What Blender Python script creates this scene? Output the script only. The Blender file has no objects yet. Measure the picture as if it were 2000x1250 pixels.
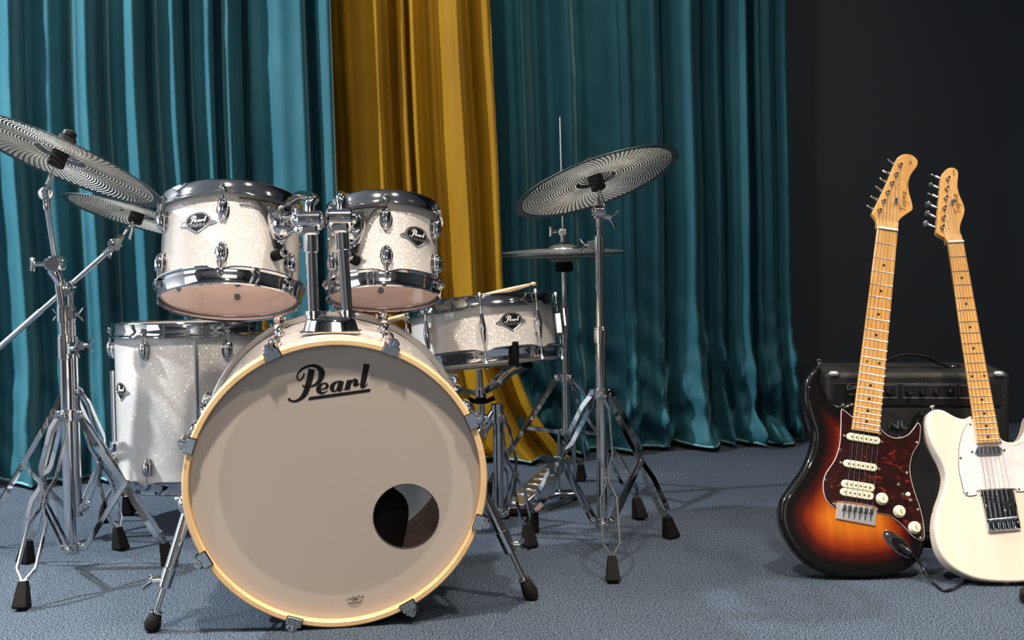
import bpy, math, random
import numpy as np
from mathutils import Vector as V, Matrix, noise
from mathutils.geometry import delaunay_2d_cdt
PI = math.pi
random.seed(4)
SC = bpy.context.scene
COL = SC.collection

# ------------------------------------------------------------------ camera
F_PX = 2400.0; CAM_H = 0.717
PITCH = math.atan(135 / 2400); RS = 0.016; RC = math.sqrt(1 - RS * RS)
FW = V((0, math.cos(PITCH), -math.sin(PITCH)))
UP = V((0, math.sin(PITCH), math.cos(PITCH)))
RT = V((1, 0, 0))
CAM_O = V((0, 0, CAM_H))
cam_d = bpy.data.cameras.new('camera')
cam_d.sensor_width = 36.0
cam_d.lens = F_PX / 2000 * 36
cam_d.clip_start = 0.05
cam_d.dof.use_dof = True
cam_d.dof.focus_distance = 2.55
cam_d.dof.aperture_fstop = 8.0
cam = bpy.data.objects.new('camera', cam_d)
COL.objects.link(cam)
Rc = RT * RC - UP * RS
Uc = UP * RC + RT * RS
m = Matrix.Identity(4)
for i in range(3):
    m[i][0] = Rc[i]; m[i][1] = Uc[i]; m[i][2] = -FW[i]; m[i][3] = CAM_O[i]
cam.matrix_world = m
SC.camera = cam

# ------------------------------------------------------------------ light and exposure
SC.view_settings.view_transform = 'Standard'
SC.view_settings.look = 'None'
SC.view_settings.gamma = 1.0
SC.view_settings.use_curve_mapping = False
SC.view_settings.exposure = 0.0
SC.cycles.sample_clamp_indirect = 6.0
SC.cycles.max_bounces = 8
SC.cycles.transparent_max_bounces = 24
w = bpy.data.worlds.new('world'); SC.world = w; w.use_nodes = True
w.node_tree.nodes['Background'].inputs[0].default_value = (0.6, 0.75, 1.0, 1)
w.node_tree.nodes['Background'].inputs[1].default_value = 0.02

def area(name, loc, target, size, power, color, sy=None, spread=180):
    l = bpy.data.lights.new(name, 'AREA'); l.energy = power; l.color = color
    if sy: l.shape = 'RECTANGLE'; l.size = size; l.size_y = sy
    else: l.shape = 'DISK'; l.size = size
    l.spread = math.radians(spread)
    o = bpy.data.objects.new(name, l); COL.objects.link(o)
    o.location = loc
    o.rotation_euler = (V(target) - V(loc)).to_track_quat('-Z', 'Y').to_euler()
    return o
WARM = (1.0, 0.88, 0.74); COOL = (0.80, 0.91, 1.0)
# ceiling downlights, with added overhead lights for the curtains and chrome
LAMPS = ((-2.0, 1.3, 60, 72), (-0.55, 1.4, 62, 95), (0.9, 1.4, 48, 95), (2.1, 1.7, 26, 95),
         (-3.0, 2.8, 360, 165), (-1.2, 3.3, 14, 130), (0.1, 3.25, 17, 130), (1.4, 3.2, 8, 130), (-0.6, -0.6, 26, 100), (1.2, -0.6, 22, 100), (0.3, -2.7, 60, 160))  # added: washers for curtain contrast, and a light on the wall behind the camera
for (x, y, e, sp) in LAMPS:
    area('ceiling_and_fill_light', (x, y, 2.93), (x, y + 0.001, 0), 0.13, e, (0.92, 0.97, 1.0) if e > 100 else WARM, spread=sp)
# added soft area fills: a cool one at left, a warm one behind the camera
area('soft_fill_light', (-3.7, 0.3, 1.5), (-0.2, 3.0, 0.7), 1.6, 24, COOL, 1.5)
area('soft_fill_light', (0.6, -2.7, 1.7), (0.3, 3.0, 0.7), 2.2, 12, (1.0, 0.94, 0.88), 1.2)

# ------------------------------------------------------------------ helpers
def ray(px, py):
    a = (px - 1000) / F_PX; b = (625 - py) / F_PX
    return FW + RT * (a * RC + b * RS) + UP * (b * RC - a * RS)
def at(px, py, Y):                       # world point seen at a pixel, on the plane y = Y
    d = ray(px, py); return CAM_O + d * (Y / d.y)
def gnd(px, py, z=0.0):
    d = ray(px, py); return CAM_O + d * ((z - CAM_H) / d.z)

def frame(o, z, x=(1, 0, 0)):
    z = V(z).normalized(); x = V(x); x = (x - z * x.dot(z)).normalized(); y = z.cross(x)
    mm = Matrix.Identity(4)
    for i in range(3):
        mm[i][0] = x[i]; mm[i][1] = y[i]; mm[i][2] = z[i]; mm[i][3] = o[i]
    return mm
def anyperp(z):
    z = V(z); a = V((0, 0, 1)) if abs(z.normalized().z) < .9 else V((1, 0, 0))
    return z.cross(a).normalized()

class MB:
    def __init__(s): s.v = []; s.f = []
    def add(s, vs, fs, M=None):
        n = len(s.v)
        s.v += [tuple(M @ V(v)) if M else tuple(v) for v in vs]
        s.f += [tuple(i + n for i in f) for f in fs]
        return s
    def lathe(s, prof, n=48, M=None, closed=False, cap0=False, cap1=False, rx=1.0, rz=1.0):
        vs = []; fs = []; k = len(prof)
        for r, z in prof:
            for j in range(n):
                a = 2 * PI * j / n
                vs.append((r * math.cos(a) * rx, r * math.sin(a) * rz, z))
        for i in range(k if closed else k - 1):
            i2 = (i + 1) % k
            for j in range(n):
                j2 = (j + 1) % n
                fs.append((i * n + j, i * n + j2, i2 * n + j2, i2 * n + j))
        if cap0: fs.append(tuple(range(n))[::-1])
        if cap1: fs.append(tuple((k - 1) * n + j for j in range(n)))
        return s.add(vs, fs, M)
    def path(s, pts, r, n=12, closed=False, caps=True, flat=1.0, up=None):
        pts = [V(p) for p in pts]; k = len(pts)
        rs = list(r) if hasattr(r, '__len__') else [r] * k
        vs = []; fs = []; x = None
        for i, p in enumerate(pts):
            if closed: t = pts[(i + 1) % k] - pts[i - 1]
            else: t = pts[min(i + 1, k - 1)] - pts[max(i - 1, 0)]
            t = t.normalized()
            if x is None: x = V(up) if up is not None else anyperp(t)
            x = (x - t * x.dot(t)).normalized(); y = t.cross(x)
            for j in range(n):
                a = 2 * PI * j / n
                vs.append(p + x * (rs[i] * math.cos(a)) + y * (rs[i] * flat * math.sin(a)))
        for i in range(k if closed else k - 1):
            i2 = (i + 1) % k
            for j in range(n):
                j2 = (j + 1) % n
                fs.append((i * n + j, i * n + j2, i2 * n + j2, i2 * n + j))
        if caps and not closed:
            fs.append(tuple(range(n))[::-1]); fs.append(tuple((k - 1) * n + j for j in range(n)))
        return s.add(vs, fs)
    def cyl(s, a, b, r0, r1=None, n=16):
        return s.path([a, b], [r0, r0 if r1 is None else r1], n)
    def rod(s, a, b, r, bev=0.001, n=16):
        a = V(a); b = V(b); t = (b - a).normalized()
        return s.path([a, a + t * bev, b - t * bev, b], [r - bev, r, r, r - bev], n)
    def box(s, c, size, M=None, b=0.0):
        x, y, z = (q / 2 for q in size); c = V(c)
        b = min(b, x * .9, y * .9, z * .9)
        if b <= 0:
            vs = [c + V((i * x, j * y, k * z)) for i in (-1, 1) for j in (-1, 1) for k in (-1, 1)]
            fs = [(0, 1, 3, 2), (4, 6, 7, 5), (0, 4, 5, 1), (2, 3, 7, 6), (0, 2, 6, 4), (1, 5, 7, 3)]
            return s.add(vs, fs, M)
        vs = []; idx = {}
        for i in (-1, 1):
            for j in (-1, 1):
                for k in (-1, 1):
                    for ax in range(3):
                        p = [i * (x - b), j * (y - b), k * (z - b)]
                        p[ax] = (i * x, j * y, k * z)[ax]
                        idx[(i, j, k, ax)] = len(vs); vs.append(c + V(p))
        fs = []
        for ax in range(3):
            o1, o2 = (ax + 1) % 3, (ax + 2) % 3
            for sg in (-1, 1):
                q = []
                for e1, e2 in ((-1, -1), (1, -1), (1, 1), (-1, 1)):
                    t = [0, 0, 0]; t[ax] = sg; t[o1] = e1; t[o2] = e2
                    q.append(idx[(*t, ax)])
                fs.append(tuple(q if sg > 0 else q[::-1]))
        for a0, a1 in ((0, 1), (1, 2), (2, 0)):
            a2 = 3 - a0 - a1
            for s0 in (-1, 1):
                for s1 in (-1, 1):
                    t = [0, 0, 0]; t[a0] = s0; t[a1] = s1
                    q = []
                    t[a2] = -1; q.append(idx[(*t, a0)]); q.append(idx[(*t, a1)])
                    t[a2] = 1; q.append(idx[(*t, a1)]); q.append(idx[(*t, a0)])
                    fs.append(tuple(q if s0 * s1 > 0 else q[::-1]))
        for i in (-1, 1):
            for j in (-1, 1):
                for k in (-1, 1):
                    q = tuple(idx[(i, j, k, ax)] for ax in range(3))
                    fs.append(q if i * j * k > 0 else q[::-1])
        return s.add(vs, fs, M)
    def ell(s, c, rad, M=None, nu=16, nv=10):
        vs = []; fs = []; c = V(c)
        for i in range(1, nv):
            a = PI * i / nv
            for j in range(nu):
                b = 2 * PI * j / nu
                vs.append(c + V((rad[0] * math.sin(a) * math.cos(b), rad[1] * math.sin(a) * math.sin(b), rad[2] * math.cos(a))))
        top = len(vs); vs.append(c + V((0, 0, rad[2]))); bot = len(vs); vs.append(c - V((0, 0, rad[2])))
        for i in range(nv - 2):
            for j in range(nu):
                j2 = (j + 1) % nu
                fs.append((i * nu + j, (i + 1) * nu + j, (i + 1) * nu + j2, i * nu + j2))
        for j in range(nu):
            j2 = (j + 1) % nu
            fs.append((top, j, j2)); fs.append((bot, (nv - 2) * nu + j2, (nv - 2) * nu + j))
        return s.add(vs, fs, M)
    def prism(s, out, z0, z1, M=None, bev=0.0):
        """outline in xy, extruded z0..z1 (front z1), optional bevel at z1"""
        out = ccw(out)
        ins = inset(out, bev) if bev else out
        rings = [(out, z0), (out, z1 - bev), (ins, z1)] if bev else [(out, z0), (out, z1)]
        n = len(out); vs = []; fs = []
        for o, z in rings: vs += [(p[0], p[1], z) for p in o]
        for i in range(len(rings) - 1):
            for j in range(n):
                j2 = (j + 1) % n
                fs.append((i * n + j, i * n + j2, (i + 1) * n + j2, (i + 1) * n + j))
        for ring, flip in ((0, True), (len(rings) - 1, False)):
            tv, tf = fill(rings[ring][0])
            b = len(vs)
            vs += [(p[0], p[1], rings[ring][1]) for p in tv]
            fs += [tuple(i + b for i in (f[::-1] if flip else f)) for f in tf]
        return s.add(vs, fs, M)
    def mesh(s, name, merge=0.0):
        me = bpy.data.meshes.new(name)
        me.from_pydata(s.v, [], s.f)
        me.validate()
        return me
    def build(s, name, mat, parent=None, M=None, sharp=38, smooth=True):
        me = s.mesh(name)
        if smooth:
            me.polygons.foreach_set('use_smooth', [True] * len(me.polygons))
            me.set_sharp_from_angle(angle=math.radians(sharp))
        me.materials.append(mat)
        return link(name, me, parent, M)
def link(name, me, parent=None, M=None):
    o = bpy.data.objects.new(name, me); COL.objects.link(o)
    if parent: o.parent = parent
    if M is not None: o.matrix_local = M
    return o
def thing(name, label, cat, M=None, loc=None, group=None):
    o = bpy.data.objects.new(name, None); COL.objects.link(o); o.empty_display_size = .05
    if M is not None: o.matrix_world = M
    elif loc is not None: o.location = loc
    o['label'] = label; o['category'] = cat
    if group: o['group'] = group
    return o
def tag(o, label, cat, group=None):
    o['label'] = label; o['category'] = cat
    if group: o['group'] = group
    return o
def area2(o): return sum(o[i][0] * o[(i + 1) % len(o)][1] - o[(i + 1) % len(o)][0] * o[i][1] for i in range(len(o))) / 2
def ccw(o): return list(o) if area2(o) > 0 else list(o)[::-1]
def inset(o, d):
    n = len(o); r = []
    for i in range(n):
        a = V((*o[i - 1][:2],)); b = V((*o[i][:2],)); c = V((*o[(i + 1) % n][:2],))
        t = (c - b).normalized() + (b - a).normalized()
        if t.length < 1e-6: t = (c - b)
        t.normalize(); r.append((b.x - t.y * d, b.y + t.x * d))
    return r
def fill(o, extra=()):
    vs = [V((p[0], p[1])) for p in o]; n = len(vs)
    r = delaunay_2d_cdt(vs + [V(e) for e in extra], [], [list(range(n))], 1, 1e-7)
    tf = []
    for f in r[2]:
        a, b, c = (r[0][i] for i in f[:3])
        tf.append(tuple(f) if (b - a).cross(c - a) > 0 else tuple(f)[::-1])
    return [tuple(p) for p in r[0]], tf
def smooth_closed(pts, k=6):
    n = len(pts); r = []
    for i in range(n):
        p0, p1, p2, p3 = (V((*pts[(i + q) % n][:2],)) for q in (-1, 0, 1, 2))
        for j in range(k):
            t = j / k
            q = .5 * ((2 * p1) + (p2 - p0) * t + (2 * p0 - 5 * p1 + 4 * p2 - p3) * t * t + (3 * p1 - p0 - 3 * p2 + p3) * t ** 3)
            r.append((q.x, q.y))
    return r
def smooth_open(pts, k=6):
    pts = [V(p) for p in pts]; n = len(pts); r = []
    for i in range(n - 1):
        p0 = pts[max(i - 1, 0)]; p1 = pts[i]; p2 = pts[i + 1]; p3 = pts[min(i + 2, n - 1)]
        for j in range(k):
            t = j / k
            r.append(.5 * ((2 * p1) + (p2 - p0) * t + (2 * p0 - 5 * p1 + 4 * p2 - p3) * t * t + (3 * p1 - p0 - 3 * p2 + p3) * t ** 3))
    r.append(pts[-1]); return r
def resample(o, step):
    o = list(o); r = []
    for i in range(len(o)):
        a = V(o[i]); b = V(o[(i + 1) % len(o)]); L = (b - a).length; k = max(1, round(L / step))
        for j in range(k): r.append(tuple(a + (b - a) * (j / k)))
    return r

# ------------------------------------------------------------------ materials
def nmat(name):
    mt = bpy.data.materials.new(name); mt.use_nodes = True
    nt = mt.node_tree; return mt, nt, nt.nodes['Principled BSDF']
def mat(name, col, rough=.5, metal=0.0, coat=0.0, **kw):
    mt, nt, b = nmat(name)
    b.inputs['Base Color'].default_value = (*col, 1); b.inputs['Roughness'].default_value = rough
    b.inputs['Metallic'].default_value = metal; b.inputs['Coat Weight'].default_value = coat
    b.inputs['Coat Roughness'].default_value = .05
    for k, v in kw.items(): b.inputs[k.replace('_', ' ')].default_value = v
    return mt
def N(nt, t, **kw):
    n = nt.nodes.new(t)
    for k, v in kw.items():
        if k.startswith('i_'): n.inputs[int(k[2:])].default_value = v
        else: setattr(n, k, v)
    return n
def ramp(nt, stops, interp='LINEAR'):
    r = nt.nodes.new('ShaderNodeValToRGB'); e = r.color_ramp; e.interpolation = interp
    while len(e.elements) < len(stops): e.elements.new(.5)
    for q, (p, c) in zip(e.elements, stops): q.position = p; q.color = (*c, 1)
    return r
def objco(nt, scale=None):
    tc = N(nt, 'ShaderNodeTexCoord'); 
    if scale is None: return tc.outputs['Object']
    mp = N(nt, 'ShaderNodeMapping'); mp.inputs['Scale'].default_value = scale
    nt.links.new(tc.outputs['Object'], mp.inputs[0]); return mp.outputs[0]
def bump(nt, b, h, strength, dist=.001):
    bp = N(nt, 'ShaderNodeBump'); bp.inputs['Strength'].default_value = strength; bp.inputs['Distance'].default_value = dist
    nt.links.new(h, bp.inputs['Height']); nt.links.new(bp.outputs[0], b.inputs['Normal']); return bp

CHROME = mat('chrome', (.65, .65, .655), .07, 1.0)
CHROME_SOFT = mat('chrome_worn', (.62, .62, .64), .2, 1.0)
SATIN = mat('satin_nickel', (.80, .80, .79), .36, 1.0)
STEEL = mat('steel_wire', (.55, .55, .55), .25, 1.0)
BLACK = mat('black_rubber', (.006, .006, .006), .7, Specular_IOR_Level=.1)
BLACK_GLOSS = mat('black_gloss', (.006, .006, .007), .12, coat=.5)
BLACK_METAL = mat('black_metal', (.02, .02, .022), .35, .6)
FELT = mat('black_felt', (.015, .015, .016), .95)
INK = mat('black_ink', (.006, .006, .006), .6, Specular_IOR_Level=.15)
WHITE_INK = mat('white_ink', (.75, .75, .76), .4)
SILVER = mat('badge_silver', (.72, .72, .74), .22, .9)
CREAM = mat('cream_plastic', (.74, .66, .48), .3, coat=.3)

def sparkle(name, base, flake, scale=950):
    mt, nt, b = nmat(name); co = objco(nt)
    v = N(nt, 'ShaderNodeTexVoronoi'); v.inputs['Scale'].default_value = scale; nt.links.new(co, v.inputs['Vector'])
    sub = N(nt, 'ShaderNodeVectorMath', operation='SUBTRACT'); sub.inputs[1].default_value = (.5, .5, .5)
    nt.links.new(v.outputs['Color'], sub.inputs[0])
    sc = N(nt, 'ShaderNodeVectorMath', operation='SCALE'); sc.inputs['Scale'].default_value = .9; nt.links.new(sub.outputs[0], sc.inputs[0])
    g = N(nt, 'ShaderNodeNewGeometry'); ad = N(nt, 'ShaderNodeVectorMath', operation='ADD')
    nt.links.new(sc.outputs[0], ad.inputs[0]); nt.links.new(g.outputs['Normal'], ad.inputs[1])
    nm = N(nt, 'ShaderNodeVectorMath', operation='NORMALIZE'); nt.links.new(ad.outputs[0], nm.inputs[0])
    b.inputs['Base Color'].default_value = (*base, 1); b.inputs['Roughness'].default_value = .5
    b.inputs['Coat Weight'].default_value = 1; b.inputs['Coat Roughness'].default_value = .06
    fl = N(nt, 'ShaderNodeBsdfGlossy'); fl.inputs['Color'].default_value = (*flake, 1); fl.inputs['Roughness'].default_value = .22
    nt.links.new(nm.outputs[0], fl.inputs['Normal'])
    mx = N(nt, 'ShaderNodeMixShader'); mx.inputs[0].default_value = .2
    nt.links.new(b.outputs[0], mx.inputs[1]); nt.links.new(fl.outputs[0], mx.inputs[2])
    nt.links.new(mx.outputs[0], nt.nodes['Material Output'].inputs[0])
    return mt
SPARKLE = sparkle('white_sparkle_wrap', (.60, .575, .555), (1, .90, .80))

def woodmat(name, c1, c2, sc=(60, 60, 2), rough=.35, coat=.4, attr=None):
    mt, nt, b = nmat(name); co = objco(nt, sc)
    n = N(nt, 'ShaderNodeTexNoise'); n.inputs['Scale'].default_value = 1.0; n.inputs['Detail'].default_value = 5; n.inputs['Distortion'].default_value = .4
    nt.links.new(co, n.inputs['Vector'])
    r = ramp(nt, [(.3, c1), (.7, c2)]); nt.links.new(n.outputs['Fac'], r.inputs[0]); nt.links.new(r.outputs[0], b.inputs['Base Color'])
    b.inputs['Roughness'].default_value = rough; b.inputs['Coat Weight'].default_value = coat; b.inputs['Coat Roughness'].default_value = .08
    return mt
HOOPWOOD = woodmat('natural_maple_hoop', (.60, .385, .175), (.70, .47, .245), (20, 20, 90))
PLY = woodmat('inner_maple_ply', (.60, .42, .34), (.72, .54, .46), (9, 9, 70), .55, .1)
PLY_DARK = woodmat('inner_poplar_ply', (.42, .22, .12), (.54, .30, .17), (12, 12, 60), .5, .1)

def clearhead():
    mt, nt, b = nmat('clear_drum_film')
    b.inputs['Base Color'].default_value = (.75, .73, .72, 1); b.inputs['Roughness'].default_value = .25
    tr = N(nt, 'ShaderNodeBsdfTransparent'); gl = N(nt, 'ShaderNodeBsdfGlossy'); gl.inputs['Roughness'].default_value = .03
    lw = N(nt, 'ShaderNodeLayerWeight'); lw.inputs[0].default_value = .45
    m1 = N(nt, 'ShaderNodeMixShader'); m2 = N(nt, 'ShaderNodeMixShader'); m1.inputs[0].default_value = .12
    nt.links.new(tr.outputs[0], m1.inputs[1]); nt.links.new(b.outputs[0], m1.inputs[2])
    mm = N(nt, 'ShaderNodeMath', operation='MULTIPLY'); mm.inputs[1].default_value = .8; nt.links.new(lw.outputs['Fresnel'], mm.inputs[0])
    nt.links.new(mm.outputs[0], m2.inputs[0]); nt.links.new(m1.outputs[0], m2.inputs[1]); nt.links.new(gl.outputs[0], m2.inputs[2])
    nt.links.new(m2.outputs[0], nt.nodes['Material Output'].inputs[0]); return mt
def coatedhead(name, col, tl=.5, rough=.6):
    mt, nt, b = nmat(name)
    b.inputs['Base Color'].default_value = (*col, 1); b.inputs['Roughness'].default_value = rough
    t = N(nt, 'ShaderNodeBsdfTranslucent'); t.inputs[0].default_value = (*[min(1, c * 1.15) for c in col], 1)
    mx = N(nt, 'ShaderNodeMixShader'); mx.inputs[0].default_value = tl
    nt.links.new(b.outputs[0], mx.inputs[1]); nt.links.new(t.outputs[0], mx.inputs[2])
    nt.links.new(mx.outputs[0], nt.nodes['Material Output'].inputs[0]); return mt
CLEAR = clearhead()
COATED = coatedhead('frosted_drum_film', (.85, .84, .82), .8)
BASSHEAD = mat('smooth_white_bass_head', (.50, .455, .40), .42)

def velvet(name, c_dark, c_pale, sheen):
    mt, nt, b = nmat(name); co = objco(nt)
    n = N(nt, 'ShaderNodeTexNoise'); n.inputs['Scale'].default_value = 6; n.inputs['Detail'].default_value = 6
    nt.links.new(objco(nt, (1, 1, .35)), n.inputs['Vector'])
    r = ramp(nt, [(.3, c_dark), (.7, c_pale)]); nt.links.new(n.outputs['Fac'], r.inputs[0]); nt.links.new(r.outputs[0], b.inputs['Base Color'])  # random mottling between two velvet tones
    b.inputs['Roughness'].default_value = .62
    b.inputs['Sheen Weight'].default_value = .35; b.inputs['Sheen Roughness'].default_value = .3; b.inputs['Sheen Tint'].default_value = (*sheen, 1)
    b.inputs['Specular IOR Level'].default_value = .15
    n2 = N(nt, 'ShaderNodeTexNoise'); n2.inputs['Scale'].default_value = 30; n2.inputs['Detail'].default_value = 4
    nt.links.new(objco(nt, (1, 1, .4)), n2.inputs['Vector'])
    bump(nt, b, n2.outputs['Fac'], .25, .005)
    return mt
TEAL = velvet('teal_velvet', (.011, .070, .098), (.024, .106, .136), (.45, .85, .92))
GOLD = velvet('mustard_velvet', (.20, .098, .004), (.29, .155, .006), (.90, .72, .16))

def carpet():
    mt, nt, b = nmat('blue_grey_loop_carpet'); co = objco(nt)
    n = N(nt, 'ShaderNodeTexNoise'); n.inputs['Scale'].default_value = 300; n.inputs['Detail'].default_value = 2.5; n.inputs['Roughness'].default_value = .7; nt.links.new(co, n.inputs['Vector'])
    n2 = N(nt, 'ShaderNodeTexNoise'); n2.inputs['Scale'].default_value = 3; n2.inputs['Detail'].default_value = 5; nt.links.new(co, n2.inputs['Vector'])
    r = ramp(nt, [(.42, (.006, .010, .017)), (.5, (.024, .035, .052)), (.58, (.110, .140, .185))]); nt.links.new(n.outputs['Fac'], r.inputs[0])
    r2 = ramp(nt, [(.3, (.82, .82, .82)), (.7, (1, 1, 1))]); nt.links.new(n2.outputs['Fac'], r2.inputs[0])
    mx = N(nt, 'ShaderNodeMix', data_type='RGBA', blend_type='MULTIPLY'); mx.inputs[0].default_value = 1
    nt.links.new(r.outputs[0], mx.inputs[6]); nt.links.new(r2.outputs[0], mx.inputs[7]); nt.links.new(mx.outputs[2], b.inputs['Base Color'])
    b.inputs['Roughness'].default_value = 1; b.inputs['Specular IOR Level'].default_value = .1
    bump(nt, b, n.outputs['Fac'], .3, .001); return mt
HEMT = mat('pale_teal_hem', (.13, .30, .34), .7)
CARPET = carpet()
WALLP = mat('charcoal_wall_paint', (.034, .043, .054), .6)
ROOMP = mat('grey_room_paint', (.10, .10, .105), .8)
LIGHTP = mat('light_room_paint', (.36, .36, .37), .8)
CEILP = mat('ceiling_paint', (.45, .45, .46), .8)

# text and strokes
def text_mesh(s, size=1.0, bold=False, shear=0.0):
    c = bpy.data.curves.new('t', 'FONT'); c.body = s; c.size = size; c.shear = shear; c.align_x = 'CENTER'; c.align_y = 'CENTER'
    if bold: c.offset = size * .025
    o = bpy.data.objects.new('t', c); COL.objects.link(o)
    dg = bpy.context.evaluated_depsgraph_get(); me = bpy.data.meshes.new_from_object(o.evaluated_get(dg))
    vs = [tuple(v.co) for v in me.vertices]; fs = [tuple(p.vertices) for p in me.polygons]
    bpy.data.objects.remove(o); bpy.data.curves.remove(c); bpy.data.meshes.remove(me)
    return vs, fs
def ribbon(pts, ws, k=7):
    P = smooth_open([(p[0], p[1], w) for p, w in zip(pts, ws)], k)
    vs = []; fs = []; n = len(P)
    for i, p in enumerate(P):
        t = V((P[min(i + 1, n - 1)].x - P[max(i - 1, 0)].x, P[min(i + 1, n - 1)].y - P[max(i - 1, 0)].y)).normalized()
        h = max(p.z, 1e-4) / 2
        vs.append((p.x - t.y * h, p.y + t.x * h, 0)); vs.append((p.x + t.y * h, p.y - t.x * h, 0))
    for i in range(n - 1):
        fs.append((2 * i, 2 * i + 1, 2 * i + 3, 2 * i + 2))
    return vs, fs
def merge_shapes(L):
    vs = []; fs = []
    for v, f in L:
        n = len(vs); vs += v; fs += [tuple(i + n for i in q) for q in f]
    return vs, fs
def polyfill(pts):
    v, f = fill(ccw(pts)); return [(p[0], p[1], 0) for p in v], f
def script_logo(underline=True):
    """drum maker's script wordmark; unit = its full width, origin at its centre"""
    L = [ribbon([(660, 335), (625, 490), (578, 640), (530, 760), (450, 850), (350, 892), (275, 872), (248, 838)], [112, 106, 104, 92, 60, 36, 34, 52]),
         ribbon([(522, 405), (508, 465), (445, 522), (405, 480), (425, 395), (510, 315), (640, 272), (750, 292), (830, 390), (800, 520), (730, 598), (640, 634), (530, 642), (492, 605)],
                [24, 30, 24, 26, 30, 40, 44, 66, 108, 84, 52, 26, 22, 28]),
         ribbon([(800, 692), (870, 684), (918, 645), (905, 600), (850, 592), (785, 640), (765, 700), (800, 752), (860, 756), (930, 712)], [20, 26, 56, 36, 24, 66, 84, 56, 26, 10]),
         ribbon([(1135, 575), (1085, 570), (1015, 625), (1003, 695), (1040, 738), (1085, 705), (1115, 640)], [20, 28, 70, 76, 24, 22, 16]),
         ribbon([(1165, 556), (1140, 650), (1112, 712), (1150, 726), (1200, 690)], [92, 92, 62, 22, 10]),
         polyfill([(1262, 548), (1350, 540), (1346, 570), (1310, 715), (1210, 723)]),
         ribbon([(1335, 605), (1362, 562), (1405, 548), (1425, 580), (1400, 630), (1440, 634), (1480, 614)], [20, 30, 52, 72, 66, 36, 14]),
         ribbon([(1616, 272), (1580, 430), (1545, 590), (1525, 668), (1575, 668), (1628, 612)], [108, 100, 94, 62, 24, 10])]
    if underline: L.append(polyfill([(577, 882), (608, 825), (1673, 712), (1662, 765)]))
    vs, fs = merge_shapes(L)
    c = math.cos(.1); s_ = math.sin(.1)
    out = []
    for x, y, z in vs:
        x = (x - 950) / 1450; y = -(y - 590) / 1450
        out.append((x, y, 0))
    return out, fs
LOGO = script_logo()
LOGO_FLAT = ([(x * math.cos(.1) + y * math.sin(.1), -x * math.sin(.1) + y * math.cos(.1), 0) for x, y, z in script_logo(False)[0]], script_logo(False)[1])
SIGNATURE = merge_shapes([ribbon(p, [w] * len(p)) for p, w in (
    ([(0, 62), (40, 66), (78, 74)], 7), ([(40, 66), (34, 35), (26, 2)], 8),
    ([(82, 36), (66, 38), (56, 20), (62, 4), (76, 12), (84, 36), (80, 8), (86, 4)], 5),
    ([(118, 38), (102, 38), (94, 20), (102, 6), (114, 14), (120, 38), (114, 0), (104, -26), (86, -22)], 5),
    ([(134, 38), (129, 18), (132, 4), (138, 6)], 5), ([(140, 60), (141, 56)], 6),
    ([(152, 38), (147, 4), (152, 26), (164, 38), (164, 4), (170, 28), (182, 38), (181, 6), (186, 5)], 5),
    ([(220, 38), (202, 36), (196, 18), (202, 4), (214, 14), (222, 40), (218, 8), (226, 6), (238, 48)], 5))])
SIGNATURE = ([((x - 118) / 240, (y - 24) / 240, 0) for x, y, z in SIGNATURE[0]], SIGNATURE[1])
# ================================================================== THE ROOM
WA = V((-1.64, 3.97, 0)); WB = V((1.06, 4.57, 0)); WD = (WB - WA).normalized(); WN = V((WD.y, -WD.x, 0))
def wallp(u, d, z): p = WA + WD * u + WN * d; return V((p.x, p.y, z))
def struct(name, mb, mt, parent=None):
    o = mb.build(name, mt, parent, smooth=False)
    if parent is None: o['kind'] = 'structure'
    return o
fl = MB(); fl.box((0, 1.0, -.05), (9.4, 9.4, .1)); struct('floor', fl, CARPET)
ce = MB(); ce.box((0, 1.0, 3.05), (9.4, 9.4, .1)); struct('ceiling', ce, CEILP)
def wallbox(a, b, n, t=.1, h=3.0):
    mb = MB(); a = V(a); b = V(b); n = V(n)
    mb.add([a, b, b + n * t, a + n * t, a + V((0, 0, h)), b + V((0, 0, h)), b + n * t + V((0, 0, h)), a + n * t + V((0, 0, h))],
           [(0, 3, 2, 1), (4, 5, 6, 7), (0, 1, 5, 4), (1, 2, 6, 5), (2, 3, 7, 6), (3, 0, 4, 7)])
    return mb
struct('wall_back', wallbox(wallp(-2.6, -.09, 0), wallp(5.2, -.09, 0), -WN), WALLP)
struct('wall_left', wallbox((-4.05, -3.5, 0), (-4.05, 3.5, 0), (-1, 0, 0)), LIGHTP)
struct('wall_right', wallbox((3.4, -3.5, 0), (3.4, 5.3, 0), (1, 0, 0)), WALLP)
struct('wall_front', wallbox((-4.2, -3.5, 0), (3.6, -3.5, 0), (0, -1, 0)), LIGHTP)

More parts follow.
